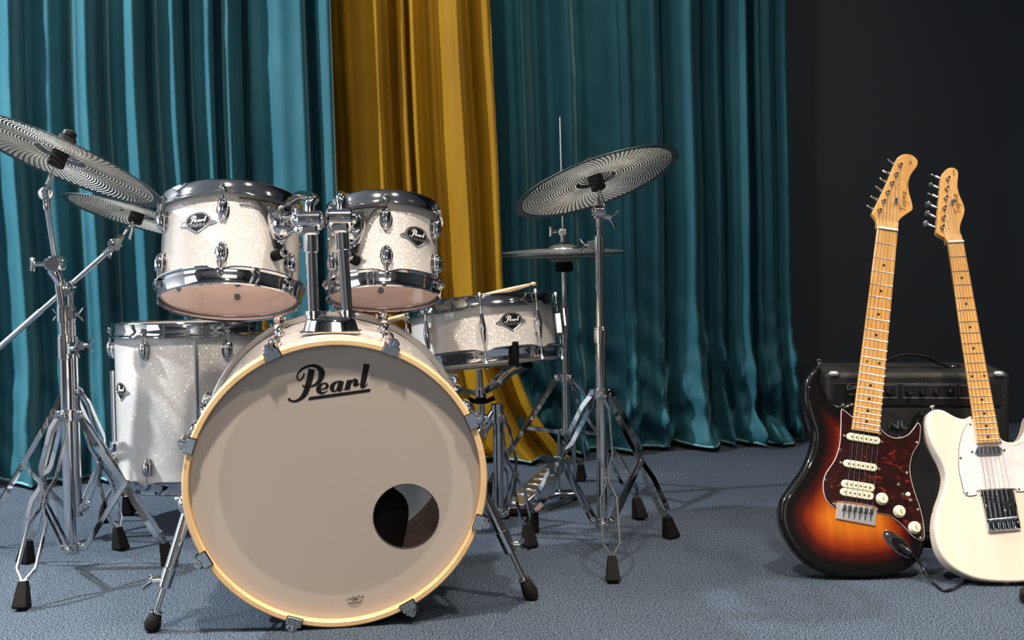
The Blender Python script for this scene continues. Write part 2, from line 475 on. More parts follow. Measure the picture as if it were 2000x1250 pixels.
# ------------------------------------------------------------------ curtains
def px_u(px, py=200):
    d = ray(px, py); P0 = wallp(0, .05, 0); k = (P0 - CAM_O).dot(WN) / d.dot(WN)
    return (CAM_O + d * k - WA).dot(WD)
def smoothstep(t): return t * t * (3 - 2 * t)
def curtain(name, label, mt, keys, slant, flare, seed, amp=.165, base=.0, ztop=2.62, zmin=.008, step=.006, buckle=0.0, hem=True):
    ks = [(px_u(a), b) for a, b in keys]
    u0, u1 = ks[0][0], ks[-1][0]; nu = int((u1 - u0) / step)
    zs = [zmin + (ztop - zmin) * (j / 150) ** 1.35 for j in range(151)]
    def prof(u):
        if u <= ks[0][0]: return ks[0][1]
        for (a, x), (b, y) in zip(ks, ks[1:]):
            if u <= b: return x + (y - x) * smoothstep((u - a) / (b - a))
        return ks[-1][1]
    NP = 900; us = [u0 + (u1 - u0) * i / (NP - 1) for i in range(NP)]; bb = np.array([prof(u) for u in us]); du_ = us[1] - us[0]
    def mean(x, wdt):
        k = max(1, int(wdt / du_)); kern = np.hanning(2 * k + 1); kern /= kern.sum(); return np.convolve(np.pad(x, k, mode='edge'), kern, mode='valid')
    lo = mean(bb, .16); dd = np.cumsum((bb - lo) * 1.5) * du_; dd = dd - mean(dd, .22); dd = dd + .024 * bb
    dd = dd - dd.min(); dd = dd / max(1e-6, dd.max())
    def prof2(u): return float(np.interp(u, us, dd))
    vs = []; fs = []
    for j, z in enumerate(zs):
        low = max(0, 1 - z / .55)
        for i in range(nu + 1):
            t = i / nu; u = u0 + (u1 - u0) * t
            q = u + .016 * noise.noise(V((u * 3 + seed, z * 1.3, seed))) + .02 * low * noise.noise(V((u * 7, z * 5, seed + 3)))
            d = prof2(q) * amp * (1 + .25 * low)
            d += .006 * noise.noise(V((u * 9 + seed * 5, z * 2.2, 1.3))) + .0015 * noise.noise(V((u * 30, z * 5, seed))) 
            d += .005 * noise.noise(V((u * 14 + z * 9, z * 11, seed + 9))) * noise.noise(V((u * 4, z * 3, seed + 5))) * 2
            if buckle:
                d += buckle * low * (noise.noise(V((u * 6, z * 9 + u * 8, seed + 2))) + .6 * noise.noise(V((u * 15, z * 14 - u * 10, seed + 4))))
            d += .03 * low * low
            zz = z
            if j < 14: zz = z + (.010 * (1 + noise.noise(V((u * 6, 0, seed))))) * (1 - j / 14)
            du = slant * (1.58 - z) + flare(t) * max(0, 1 - z / .62) ** 2.6
            bs = base(t) if callable(base) else base
            vs.append(wallp(u + du, max(bs + d, -.01), zz))
    w_ = nu + 1
    for j in range(150):
        for i in range(nu):
            a = j * w_ + i; fs.append((a, a + 1, a + w_ + 1, a + w_))
    o0 = thing(name, label, 'curtain', loc=wallp((u0 + u1) / 2, 0, 0))
    mb = MB(); mb.v = [tuple(v - o0.location) for v in vs]; mb.f = fs
    c = mb.build('drape', mt, o0, sharp=180)
    so = c.modifiers.new('cloth', 'SOLIDIFY'); so.thickness = .002; so.offset = 0
    if hem:
        h = MB(); h.path([vs[i] - o0.location + WN * .001 for i in range(0, nu + 1, 3)], .0042, 6)
        h.build('hem', HEMT, o0)
    tp = MB(); tp.path([wallp(u0 - .02, .05, ztop + .01) - o0.location, wallp(u1 + .02, .05, ztop + .01) - o0.location], .02, 8, flat=2)
    tp.build('pleat_tape', mt, o0)
    return o0
LEFTKEYS = [(-190, .2), (-150, 1), (-120, .1), (-80, .9), (-50, .1), (-20, .6), (8, .75), (34, 1), (48, 0), (58, .55), (90, .85), (100, .8), (128, .45), (140, .2), (153, .9),
            (165, .72), (178, .95), (192, .1), (205, .05), (222, .85), (240, .7), (268, 1), (284, .05), (300, .1), (316, .9), (345, .95), (356, .1), (370, .15), (382, .9),
            (395, .7), (412, .9), (420, .1), (432, .2), (443, .8), (450, .75), (456, .05), (482, 0), (492, .75), (510, .6), (540, .95), (565, .8), (588, .85), (600, .05), (612, .7), (622, 1), (636, .75), (644, .1)]
GOLDKEYS = [(618, .0), (632, .5), (640, .25), (655, .75), (668, .95), (680, .8), (700, .75), (716, .9), (724, 1), (736, .15), (752, .05), (762, .55), (774, .95), (781, .75), (786, 0),
            (789, 0), (797, 1), (806, .35), (822, .2), (838, .55), (846, .4), (862, .9), (868, .8), (876, 1), (890, .2), (904, .15), (915, .75), (932, .95), (938, .6)]
RIGHTKEYS = [(924, 0), (940, .1), (952, .45), (962, .9), (979, 1), (986, .15), (994, .3), (1004, .55), (1020, .1), (1045, 0), (1056, .2), (1064, .9), (1074, .65), (1082, .75), (1096, 1), (1103, .1), (1125, 0),
             (1145, .7), (1165, .8), (1190, 1), (1198, .8), (1206, .95), (1222, .35), (1240, .55), (1262, .8), (1278, .2), (1298, .05), (1310, .95), (1318, .8), (1330, .9), (1345, .15), (1372, 0),
             (1386, 1), (1395, .15), (1408, .1), (1418, .9), (1427, .65), (1436, .95), (1444, .1), (1458, .1), (1467, 1), (1476, .5), (1490, .6), (1504, .1), (1512, .2), (1519, 1), (1527, .5), (1534, .1)]
curtain('velvet_curtain', 'teal velvet curtain on the left side of the stage, beside the mustard drape', TEAL, LEFTKEYS, .012, lambda t: .04 * (t - .2), 1.0, base=lambda t: .012 + .06 * max(0, t - .8) / .2, buckle=.02)
curtain('velvet_curtain', 'mustard yellow velvet curtain hanging between the two teal ones', GOLD, GOLDKEYS, .03, lambda t: .20 * t, 4.0, amp=.12, base=lambda t: -.02 + .19 * t, buckle=.015)
curtain('velvet_curtain', 'teal velvet curtain on the right, crumpled on the carpet beside the dark wall', TEAL, RIGHTKEYS, .016, lambda t: .04 * (t - .3), 7.0, base=.0, buckle=.085)
rail = MB(); rail.path([wallp(-1.6, .05, 2.66), wallp(3.3, .05, 2.66)], .014, 12)
tag(rail.build('curtain_rail', BLACK_METAL), 'black rail above the three velvet curtains', 'curtain rail')
for u in (-1.5, .3, 2.0, 3.2):
    pass

# ================================================================== DRUMS
def cylp(R, phi, z): return V((R * math.sin(phi), -R * math.cos(phi), z))
def rad_frame(R, phi, z):            # x outwards, y tangential, z up
    o = cylp(R, phi, z); x = V((math.sin(phi), -math.cos(phi), 0)); y = V((0, 0, 1)).cross(x)
    mm = Matrix.Identity(4)
    for i in range(3): mm[i][0] = x[i]; mm[i][1] = y[i]; mm[i][2] = (0, 0, 1)[i]; mm[i][3] = o[i]
    return mm
def wrap(shape, R, phi, zc, h, sc=1.0, tilt=0.0):
    vs = []; c, s_ = math.cos(tilt), math.sin(tilt)
    for x, y, *_ in shape[0]:
        x, y = (x * c - y * s_) * sc, (x * s_ + y * c) * sc
        vs.append(cylp(R + h, phi + x / R, zc + y))
    return vs, shape[1]
def gridify(out, step):
    out = ccw(resample(out, step)); xs = [p[0] for p in out]; ys = [p[1] for p in out]; pts = []
    def inside(x, y):
        r = False; n = len(out)
        for i in range(n):
            a, b = out[i], out[i - 1]
            if (a[1] > y) != (b[1] > y) and x < (b[0] - a[0]) * (y - a[1]) / (b[1] - a[1]) + a[0]: r = not r
        return r
    x = min(xs)
    while x < max(xs):
        y = min(ys)
        while y < max(ys):
            if inside(x, y): pts.append((x, y))
            y += step
        x += step
    v, f = fill(out, pts); return [(p[0], p[1], 0) for p in v], f
BADGE_OUT = smooth_closed([(-33, 0), (-27, 3.5), (-24, 5), (-22, 10), (-14, 16), (0, 18.5), (14, 16), (22, 10), (24, 5), (27, 3.5), (33, 0), (27, -3.5), (20, -5), (8, -13), (0, -17), (-8, -13), (-20, -5), (-27, -3.5)], 3)
BADGE_OVAL = [(20 * math.cos(a), 4.5 + 11.5 * math.sin(a)) for a in [k * PI / 14 for k in range(28)] if math.sin(a) > -.62]
BADGE_TRI = [(-13, -6.2), (13, -6.2), (1.5, -13.8), (-1.5, -13.8)]
EXPORT_T = text_mesh('E X P O R T', 6.2, True)
def make_badge(t, R, phi, z, k=.001):
    sc = k
    g = gridify(BADGE_OUT, 4); mb = MB()
    v, f = wrap(g, R, phi, z, .0016, sc); n = len(v)
    mb.add(v, f)
    o = BADGE_OUT
    rim = MB(); rim.path([cylp(R + .0012, phi + x * sc / R, z + y * sc) for x, y in o], .0012, 6, closed=True)
    mb.add(rim.v, rim.f)
    b = mb.build('badge', SILVER, t)
    mb = MB()
    for s_ in (BADGE_OVAL, BADGE_TRI):
        v, f = wrap(gridify(s_, 4), R, phi, z, .0021, sc); mb.add(v, f)
    v, f = wrap((EXPORT_T[0], EXPORT_T[1]), R, phi, z - .0034 * sc / .001, .0022, sc); mb.add(v, f)
    mb.build('badge_print', INK, b)
    mb = MB(); v, f = wrap(([(x * 32, y * 32 + 5, 0) for x, y, _ in LOGO_FLAT[0]], LOGO_FLAT[1]), R, phi, z, .0027, sc); mb.add(v, f)
    mb.build('badge_lettering', WHITE_INK, b)
def flanged_hoop(R, z, sg, phis, hgt=.026):
    """triple-flanged hoop; sg=+1 top hoop (ears point down), -1 bottom"""
    prof = [(R + .001, .008, 0), (R + .0035, .0105, 0), (R + .0062, .008, 0), (R + .0062, -hgt * .35, 0), (R + .0085, -hgt * .5, 0), (R + .0095, -hgt * .8, 0),
            (R + .0145, -hgt * .95, 1), (R + .0150, -hgt * 1.04, 1), (R + .0090, -hgt * 1.0, .6), (R + .0072, -hgt * .8, 0), (R + .0042, -hgt * .33, 0), (R + .0035, .006, 0)]
    n = 180; vs = []; fs = []; k = len(prof)
    for r, dz, e in prof:
        for j in range(n):
            a = 2 * PI * j / n
            q = max(math.exp(-((math.remainder(a - p, 2 * PI) * R / .016) ** 2)) for p in phis)
            up = .009 * q * (1 if e else 0)
            vs.append(cylp(r + e * .007 * q, a, z + sg * (dz + up)))
    for i in range(k):
        i2 = (i + 1) % k
        for j in range(n):
            j2 = (j + 1) % n; q = (i * n + j, i * n + j2, i2 * n + j2, i2 * n + j)
            fs.append(q if sg < 0 else q[::-1])
    mb = MB(); mb.add(vs, fs); return mb
_lug = {}
def lug_mesh():
    if 'l' not in _lug:
        mb = MB()
        # teardrop casing on a base pad; rod enters at local +z
        mb.path([(.011, 0, .0190), (.011, 0, .0175), (.0115, 0, .008), (.0115, 0, -.004), (.009, 0, -.015), (.005, 0, -.0225), (.002, 0, -.025)],
                [.0070, .0088, .0112, .0112, .0088, .0048, .0012], 18)
        mb.box((.004, 0, .002), (.010, .015, .026), b=.002)
        mb.ell((.001, 0, -.001), (.003, .0145, .024), nu=18)
        me = mb.mesh('lug'); me.polygons.foreach_set('use_smooth', [True] * len(me.polygons)); me.set_sharp_from_angle(angle=.8)
        me.materials.append(CHROME); _lug['l'] = me
    return _lug['l']
def rod_obj(t, R, phi, z0, z1, sg, r=.0029, head=True, hr=.0058):
    mb = MB(); mb.cyl(cylp(R, phi, z0), cylp(R, phi, z1), r, n=10)
    if head:
        mb.cyl(cylp(R, phi, z1 - sg * .001), cylp(R, phi, z1 + sg * .003), hr * 1.25, n=14)
        mb.box(cylp(R, phi, z1 + sg * .007), (hr * 1.2, hr * 1.2, .009), b=.001)
        for q in (.003, .006, .009, .012): pass
    mb.build('tension_rod', CHROME, t)
def flipz(M):
    return M @ Matrix.Diagonal((1, -1, -1, 1))
def drum(name, label, M, R, L, nl, ph, badge, group=None, headmat=COATED, botmat=CLEAR, tube_lugs=False, lsc=1.0, badge_z=.5, bk=.001, inner=PLY, ft=False, hh=.026):
    t = thing(name, label, 'drum', M)
    if group: t['group'] = group
    phis = [ph + 2 * PI * k / nl for k in range(nl)]
    mb = MB(); mb.lathe([(R - .0035, .002), (R, .004), (R, L - .004), (R - .0035, L - .002)], 120); mb.build('shell', SPARKLE, t)
    mb = MB(); mb.lathe([(R - .0035, L - .002), (R - .0075, L - .008), (R - .0075, .008), (R - .0035, .002)], 96); mb.build('inner_ply', inner, t)
    flanged_hoop(R, L, 1, phis, hh).build('hoop', CHROME, t)
    flanged_hoop(R, 0, -1, phis, hh).build('hoop', CHROME, t)
    for z, sg, mt in ((L, 1, headmat), (0, -1, botmat)):
        mb = MB(); mb.lathe([(.0001, z + sg * .001), (R * .5, z + sg * .001), (R - .012, z + sg * .001), (R - .003, z + sg * .0005), (R + .003, z - sg * .002)], 96)
        mb.build('drum_head', mt, t, sharp=60)
        mb = MB(); mb.lathe([(R + .0005, z - sg * .002), (R + .0035, z - sg * .002), (R + .0035, z - sg * .010), (R + .0005, z - sg * .010)], 96, closed=True)
        mb.build('head_flesh_hoop', CHROME_SOFT, t)
    for p in phis:
        if tube_lugs:
            zc = L / 2
            mb = MB(); mb.path([cylp(R + .012, p, zc + q) for q in (-.034, -.033, -.028, -.012, 0, .012, .028, .033, .034)], [.003, .0045, .0050, .0075, .0088, .0075, .0050, .0045, .003], 14)
            for q in (-.014, .014): mb.box((0, 0, 0), (.012, .009, .009), rad_frame(R + .006, p, zc + q), b=.001)
            mb.build('lug', CHROME, t)
            rod_obj(t, R + .012, p, zc + .033, L + .004, 1, .0027)
            rod_obj(t, R + .012, p, zc - .033, -.004, -1, .0027)
        else:
            zt = L - .046 * lsc - .012; zb = .046 * lsc + .012
            link('lug', lug_mesh(), t, rad_frame(R, p, zt)); link('lug', lug_mesh(), t, flipz(rad_frame(R, p, zb)))
            rod_obj(t, R + .0125, p, zt + .014, L - hh * .55, 1); rod_obj(t, R + .0125, p, zb - .014, hh * .55, -1)
    if badge is not None: make_badge(t, R, badge, L * badge_z, bk)
    # bolts of the lugs seen on the inside
    for p in phis:
        mb = MB()
        for z in (L * .22, L * .22 + .032):
            mb.cyl(cylp(R - .0075, p, z), cylp(R - .0105, p, z), .0075, n=12)
        mb.build('lug_bolt', BLACK_METAL, t)
    return t
T1 = frame((-.623, 2.712, .6200), (-.015, .33, 1)); T2 = frame((-.2895, 2.78, .6190), (-.02, .30, 1))
D = math.radians
tom1 = drum('rack_tom', 'larger white sparkle rack tom on the left, mounted over the bass drum', T1, .150, .213, 6, D(6), D(-15), 'rack toms mounted on the bass drum', badge_z=.60, bk=.0013)
tom2 = drum('rack_tom', 'smaller white sparkle rack tom on the right, in front of the mustard curtain', T2, .1235, .200, 6, D(9), D(43), 'rack toms mounted on the bass drum', badge_z=.54, bk=.0013)
# small word printed on the lower head of the left tom
mb = MB(); c_ = cylp(.126, D(-12), -.0016)
mb.add([(c_.x + x * .034, c_.y + -y * -.034, c_.z) for x, y, _ in LOGO_FLAT[0]], [f[::-1] for f in LOGO_FLAT[1]]); mb.build('lettering', INK, tom1)

# tom brackets (isolation arm + chrome dish with a clamp)
def tom_bracket(t, R, L, phi, name='mount_bracket'):
    mb = MB()
    # dark arched arm hanging from the upper hoop down to the lower post
    zs = [L - .030, L - .045, L - .075, L - .105, L - .135]
    ws = [.055, .040, .026, .016, .010]
    vs = []; fs = []
    for k, (z, w_) in enumerate(zip(zs, ws)):
        for q in (-1, -.5, 0, .5, 1):
            vs.append(cylp(R + (.020 if k else .014), phi + q * w_ / R, z))
        for q in (-1, -.5, 0, .5, 1):
            vs.append(cylp(R + (.014 if k else .010), phi + q * w_ / R, z))
    for k in range(4):
        for q in range(4):
            a = k * 10 + q; fs.append((a, a + 10, a + 11, a + 1)); fs.append((a + 5, a + 6, a + 16, a + 15))
        a = k * 10; fs.append((a, a + 5, a + 15, a + 10)); a += 4; fs.append((a, a + 10, a + 15, a + 5))
    fs.append((0, 1, 2, 3, 4, 9, 8, 7, 6, 5)); fs.append(tuple(reversed([40, 41, 42, 43, 44, 49, 48, 47, 46, 45])))
    mb.add(vs, fs)
    # curved band under the hoop to both sides
    mb.path([cylp(R + .0135, phi + q, L - .034) for q in [k * .07 - .56 for k in range(17)]], .0045, 6, flat=.5)
    a = mb.build(name, BLACK_METAL, t, sharp=30)
    mb = MB(); mb.path([cylp(R + q, phi, L - .148) for q in (.002, .030)], .0115, 16); mb.build('rubber_post', BLACK, a)
    mb = MB(); fr = rad_frame(R + .030, phi, L - .148)
    mb.path([fr @ V((0, 0, 0)), fr @ V((.006, 0, 0)), fr @ V((.009, 0, 0))], [.010, .010, .006], 8); mb.path([fr @ V((.004, 0, .008)), fr @ V((.006, 0, .016))], [.005, .003], 8)
    mb.build('wing_nut', CHROME, a)
    # chrome dish
    mb = MB(); fr = rad_frame(R + .020, phi, L - .082)
    out = smooth_closed([(-.022, .030), (.022, .030), (.027, .022), (.024, -.004), (.012, -.030), (0, -.037), (-.012, -.030), (-.024, -.004), (-.027, .022)], 3)
    F2 = fr @ Matrix(((0, 0, 1, 0), (1, 0, 0, 0), (0, 1, 0, 0), (0, 0, 0, 1))) @ Matrix.Diagonal((1.2, 1.2, 1, 1))
    mb.prism(out, -.004, .006, F2, bev=.003)
    mb.ell((.004, 0, .004), (.030, .0285, .037), fr, 24, 16)
    mb.box((.026, 0, .012), (.020, .030, .020), fr, b=.003); mb.cyl(fr @ V((.03, -.024, .012)), fr @ V((.03, .024, .012)), .010, n=20)
    for sy in (-.017, .017): mb.cyl(fr @ V((.026, sy, -.008)), fr @ V((.026, sy, .030)), .0045, n=10); mb.box((.026, sy, .030), (.009, .009, .006), fr, b=.001)
    mb.path([fr @ V((.026, .017, -.010)), fr @ V((.034, .030, -.016)), fr @ V((.036, .038, -.014))], [.005, .005, .003], 8)
    d = mb.build('bracket_dish', CHROME, t, sharp=30)
    return fr
fr1 = tom_bracket(tom1, .150, .213, D(50)); fr2 = tom_bracket(tom2, .1235, .200, D(-22))

# floor tom
FT = frame((-.865, 3.303, .112), (-.004, .03, 1))
ftom = drum('floor_tom', 'tall white sparkle floor tom standing behind the bass drum on the left', FT, .2000, .420, 6, D(-20), D(-50), badge_z=.60, inner=PLY, hh=.026, lsc=1.05, bk=.0013)
def leg_rod(t, base, R, phi, zb, ztop, zfoot, out=.03):
    a = []
    mb = MB()
    pts = [cylp(R + .016, phi, ztop), cylp(R + .016, phi, zb + .03), cylp(R + .016, phi, zb - .09), cylp(R + .016 + out * .8, phi, zfoot + .07), cylp(R + .016 + out, phi, zfoot + .045)]
    mb.path(pts, .0052, 12); l = mb.build('leg', CHROME_SOFT, t)
    mb = MB(); mb.path([cylp(R + .016 + out, phi, zfoot + .05), cylp(R + .017 + out, phi, zfoot + .03), cylp(R + .018 + out, phi, zfoot + .008), cylp(R + .018 + out, phi, zfoot)], [.008, .013, .015, .013], 14); mb.build('rubber_foot', BLACK, l)
    mb = MB(); fr = rad_frame(R, phi, zb)
    mb.box((.010, 0, 0), (.020, .034, .046), fr, b=.004); mb.cyl(fr @ V((.017, 0, -.024)), fr @ V((.017, 0, .024)), .011, n=16)
    mb.cyl(fr @ V((.02, 0, 0)), fr @ V((.040, 0, 0)), .0045, n=8); mb.path([fr @ V((.038, -.016, 0)), fr @ V((.041, 0, 0)), fr @ V((.038, .016, 0))], [.004, .006, .004], 8)
    mb.build('leg_bracket', CHROME, t)
for p in (D(17), D(-88), D(140)): leg_rod(ftom, None, .200, p, .14 if p > 0 else .085, .385 if p > 0 else .30, -.112)

# snare drum
SN = frame((-.066, 3.06, .443), (-.088, .13, 1))
snare = drum('snare_drum', 'shallow white sparkle snare drum on its stand behind the bass drum', SN, .1778, .140, 8, D(1), D(24), badge_z=.57, tube_lugs=True, bk=.0012, hh=.022, botmat=coatedhead('hazy_snare_film', (.46, .44, .40), .3, .3))
mb = MB(); fr = rad_frame(.1778, D(88), .075)
mb.box((.012, 0, 0), (.024, .030, .060), fr, b=.006); mb.box((.028, 0, .014), (.010, .018, .050), fr, b=.003); mb.build('strainer', CHROME, snare)
# drum stick on the snare
S0 = SN @ V((-.07, .02, .1525)); S1 = SN @ V((.145, .04, .186)); 
t = thing('drumstick', 'pale wooden drumstick lying across the top of the snare drum', 'drumstick', loc=S0)
dx = (S1 - S0); mb = MB(); mb.path([V((0, 0, 0)) - dx * .8 + V((0, 0, .018)) * 0, V((0, 0, 0)), dx * .6, dx * .85, dx * .93], [.007, .0072, .0066, .0045, .0032], 12)
STICKW = mat('hickory_stick', (.62, .45, .28), .5)
mb.build('shaft', STICKW, t); mb = MB(); mb.ell(dx * .97, (.008, .0048, .0048)); mb.build('tip', STICKW, t)

# ------------------------------------------------------------------ bass drum
BF = V((-.3350, 2.298, .2802)); tl = D(4.0)
ax = V((-.146, .989, 0)).normalized(); ax = (ax * math.cos(tl) + V((0, 0, math.sin(tl)))).normalized()
BM = frame(BF, -ax, (.989, .146, 0))        # local: x right, y up, z towards the viewer
BQ = .977; BR = .2730
bass = thing('bass_drum', 'big white bass drum with natural wood front hoop and round port hole', 'drum', BM)
mb = MB(); mb.lathe([(BR, -.022), (BR, -.445)], 160, rz=BQ); mb.build('shell', SPARKLE, bass)
mb = MB(); mb.lathe([(BR - .008, -.445), (BR - .008, -.022), (BR, -.022)], 120, rz=BQ); mb.build('inner_ply', PLY_DARK, bass)
def hoop(z0, z1, mt, Ri=.2735, Ro=.2860):
    mb = MB(); b = .003
    mb.lathe([(Ri, z0), (Ri, z1 - b * .5), (Ri + b * .5, z1), (Ro - b, z1), (Ro, z1 - b), (Ro, z0 + b), (Ro - b, z0)], 180, closed=True, rz=BQ)
    return mb.build('hoop', mt, bass)
o = hoop(-.038, .0, HOOPWOOD); o['label'] = 'front hoop of pale natural wood'
HOOPGREY = mat('silver_grey_hoop', (.34, .335, .33), .18, .5, .8)
o = hoop(-.462, -.425, HOOPGREY); o['label'] = 'rear hoop in glossy silver grey'
# front head with the port hole
hc = V((.1300, -.0705)); hr = .0630; RH = .2738; n = 144; vs = []; fs = []; rings = 14
for i in range(rings + 1):
    for j in range(n):
        a = 2 * PI * j / n; dd = V((math.cos(a), math.sin(a)))
        # distance from hole centre to the elliptical edge
        A = dd.x ** 2 + (dd.y / BQ) ** 2; B = 2 * (hc.x * dd.x + hc.y * dd.y / BQ ** 2); C = hc.x ** 2 + (hc.y / BQ) ** 2 - RH ** 2
        k = (-B + math.sqrt(B * B - 4 * A * C)) / (2 * A)
        q = hr + (k - hr) * i / rings; vs.append((hc.x + dd.x * q, hc.y + dd.y * q, -.0170))
for i in range(rings):
    for j in range(n):
        j2 = (j + 1) % n; fs.append((i * n + j, (i + 1) * n + j, (i + 1) * n + j2, i * n + j2))
mt, nt, b = nmat('smooth_white_bass_head'); co = objco(nt)
ln = N(nt, 'ShaderNodeVectorMath', operation='LENGTH'); nt.links.new(co, ln.inputs[0])
r_ = ramp(nt, [(.2186, (.330, .282, .243)), (.2196, (.395, .335, .287))]); nt.links.new(ln.outputs['Value'], r_.inputs[0]); nt.links.new(r_.outputs[0], b.inputs['Base Color'])
b.inputs['Roughness'].default_value = .42; BASSHEAD = mt
mb = MB(); mb.add(vs, fs); hd = mb.build('drum_head', BASSHEAD, bass)
mb = MB(); mb.path([(hc.x + hr * math.cos(a), hc.y + hr * math.sin(a), -.0170) for a in [2 * PI * j / 96 for j in range(96)]], .0009, 6, closed=True); mb.build('port_ring', FELT, hd)
mb = MB(); mb.lathe([(.2718, -.0165), (.2737, -.0155), (.2737, -.0185)], 120, rz=BQ); mb.build('head_collar', mat('amber_hoop_edge', (.35, .2, .09), .4), hd)
mb = MB(); mb.lathe([(.0001, -.445), (.15, -.445), (.27, -.445)], 96, rz=BQ); o = mb.build('drum_head', coatedhead('grey_batter_head', (.42, .45, .48), .75), bass); o['label'] = 'rear playing head'
mb = MB(); mb.add([(x * .1555 - .0105, y * .1555 + .1935, -.0164) for x, y, _ in LOGO[0]], LOGO[1]); mb.build('lettering', INK, hd)
# small crown stamp and two lines of print
cr = MB(); cx, cy = .0290, -.2285; k = .00001255
co_ = [(-150, -10), (-110, 5), (-75, -2), (-45, 45), (-10, 15), (30, 18), (55, 60), (85, 30), (105, 10), (160, 50), (115, -62), (-110, -82)]
out = [(cx + x * .000104, cy + y * .000104) for x, y in co_]
cr.path([(x, y, -.0165) for x, y in out], .0005, 6, closed=True, flat=.4)
cr.add([(cx + x * .0052 + .0002, cy - .0022 + y * .0052 + x * .0006, -.0164) for x, y, _ in text_mesh('REMO', 1.0, True)[0]], text_mesh('REMO', 1.0, True)[1])
cr.add([(cx + x, cy + y, -.0164) for x, y in ((-.0170, -.0110), (-.0170, -.0115), (.0185, -.0072), (.0185, -.0067))], [(0, 1, 2, 3)])
for s_, yy in (('MADE BY REMO', -.0130), ('IN JAPAN', -.0172)):
    v_, f_ = text_mesh(s_, 1.0); cr.add([(cx + x * .0033, cy + yy + y * .0033 + x * .0004, -.0164) for x, y, _ in v_], f_)
cr.build('print', mat('faded_print', (.04, .03, .025), .5), hd)
# claws, rods, lugs
def bpos(a, R, z): return V((R * math.cos(a), R * math.sin(a) * BQ, z))
def claw_mesh():
    mb = MB()   # x radial outwards (0 = hoop outer face), y tangential, z to viewer (0 = front face)
    mb.box((-.004, 0, .0022), (.017, .029, .0035), b=.001)
    mb.prism([(-.0015, -.0145), (.0035, -.0145), (.0035, .0145), (-.0015, .0145)], -.036, .003)
    mb.box((.0085, 0, -.014), (.015, .024, .034), b=.004)
    mb.cyl((.011, 0, .000), (.011, 0, .006), .0085, .0070, 16); mb.cyl((.011, 0, .006), (.011, 0, .009), .0048, .0040, 8)
    mb.box((.011, 0, .0105), (.011, .0032, .003), b=.0006)
    return mb
_cm = claw_mesh().mesh('claw'); _cm.polygons.foreach_set('use_smooth', [True] * len(_cm.polygons)); _cm.set_sharp_from_angle(angle=.5); _cm.materials.append(CHROME)
_gm = MB(); _gm.box((-.0045, 0, .0008), (.0185, .0315, .0020), b=.0005); _gm = _gm.mesh('gasket'); _gm.materials.append(BLACK)
_bl = MB(); _bl.path([(.013, 0, .034), (.013, 0, .031), (.0135, 0, .012), (.0135, 0, -.010), (.009, 0, -.026), (.004, 0, -.034)], [.008, .0105, .0125, .012, .008, .002], 18); _bl.box((.004, 0, 0), (.010, .020, .044), b=.003)
_bl = _bl.mesh('lug'); _bl.polygons.foreach_set('use_smooth', [True] * len(_bl.polygons)); _bl.set_sharp_from_angle(angle=.8); _bl.materials.append(CHROME)
def radf(a, R, z, flip=False):
    x = V((math.cos(a), math.sin(a), 0)); zz = V((0, 0, -1 if flip else 1)); y = zz.cross(x); mm = Matrix.Identity(4); o_ = bpos(a, R, z)
    for i in range(3): mm[i][0] = x[i]; mm[i][1] = y[i]; mm[i][2] = zz[i]; mm[i][3] = o_[i]
    return mm
for ad in (113.5, 68, 24.5, -18, -62.5, -108, -151.5, 161.5):
    a = D(ad)
    c = link('claw', _cm, bass, radf(a, .2862, 0)); link('gasket', _gm, c)
    a2 = a
    link('claw', _cm, bass, radf(a2, .2862, -.463, True))
    link('lug', _bl, bass, radf(a, BR, -.150)); link('lug', _bl, bass, radf(a, BR, -.320, True))
    mb = MB(); mb.cyl(bpos(a, .2985, -.02), bpos(a, BR + .0135, -.118), .0032, n=8); mb.build('tension_rod', CHROME, bass)
    mb = MB(); mb.cyl(bpos(a, .2985, -.443), bpos(a, BR + .0135, -.352), .0032, n=8); mb.build('tension_rod', CHROME, bass)
BI = BM.inverted()
# tom mount bracket on top of the shell
mb = MB(); Mb = Matrix.Translation((-.364, 2.462, .5640))
bz_ = BI @ Mb
mb.path([bz_ @ V((0, 0, q)) for q in (-.002, .004, .016, .022, .026, .027)], [.056, .0545, .051, .049, .046, .040], 56, flat=.52, up=bz_.to_3x3() @ V((1, 0, 0)))
mb.box((0, 0, -.003), (.118, .050, .006), BI @ Mb, b=.002)
for x, y in ((-.397 + .364, -.006), (-.331 + .364, .006)):
    for (r0, z0, z1) in ((.0165, .024, .032), (.0185, .032, .040)):
        mb.cyl(BI @ Mb @ V((x, y, z0)), BI @ Mb @ V((x, y, z1)), r0, r0 - .001, 24)
    mb.cyl(BI @ Mb @ V((x + .017, y - .004, .034)), BI @ Mb @ V((x + .026, y - .006, .034)), .004, n=8)
mb.build('tom_mount_base', CHROME, bass, sharp=30)
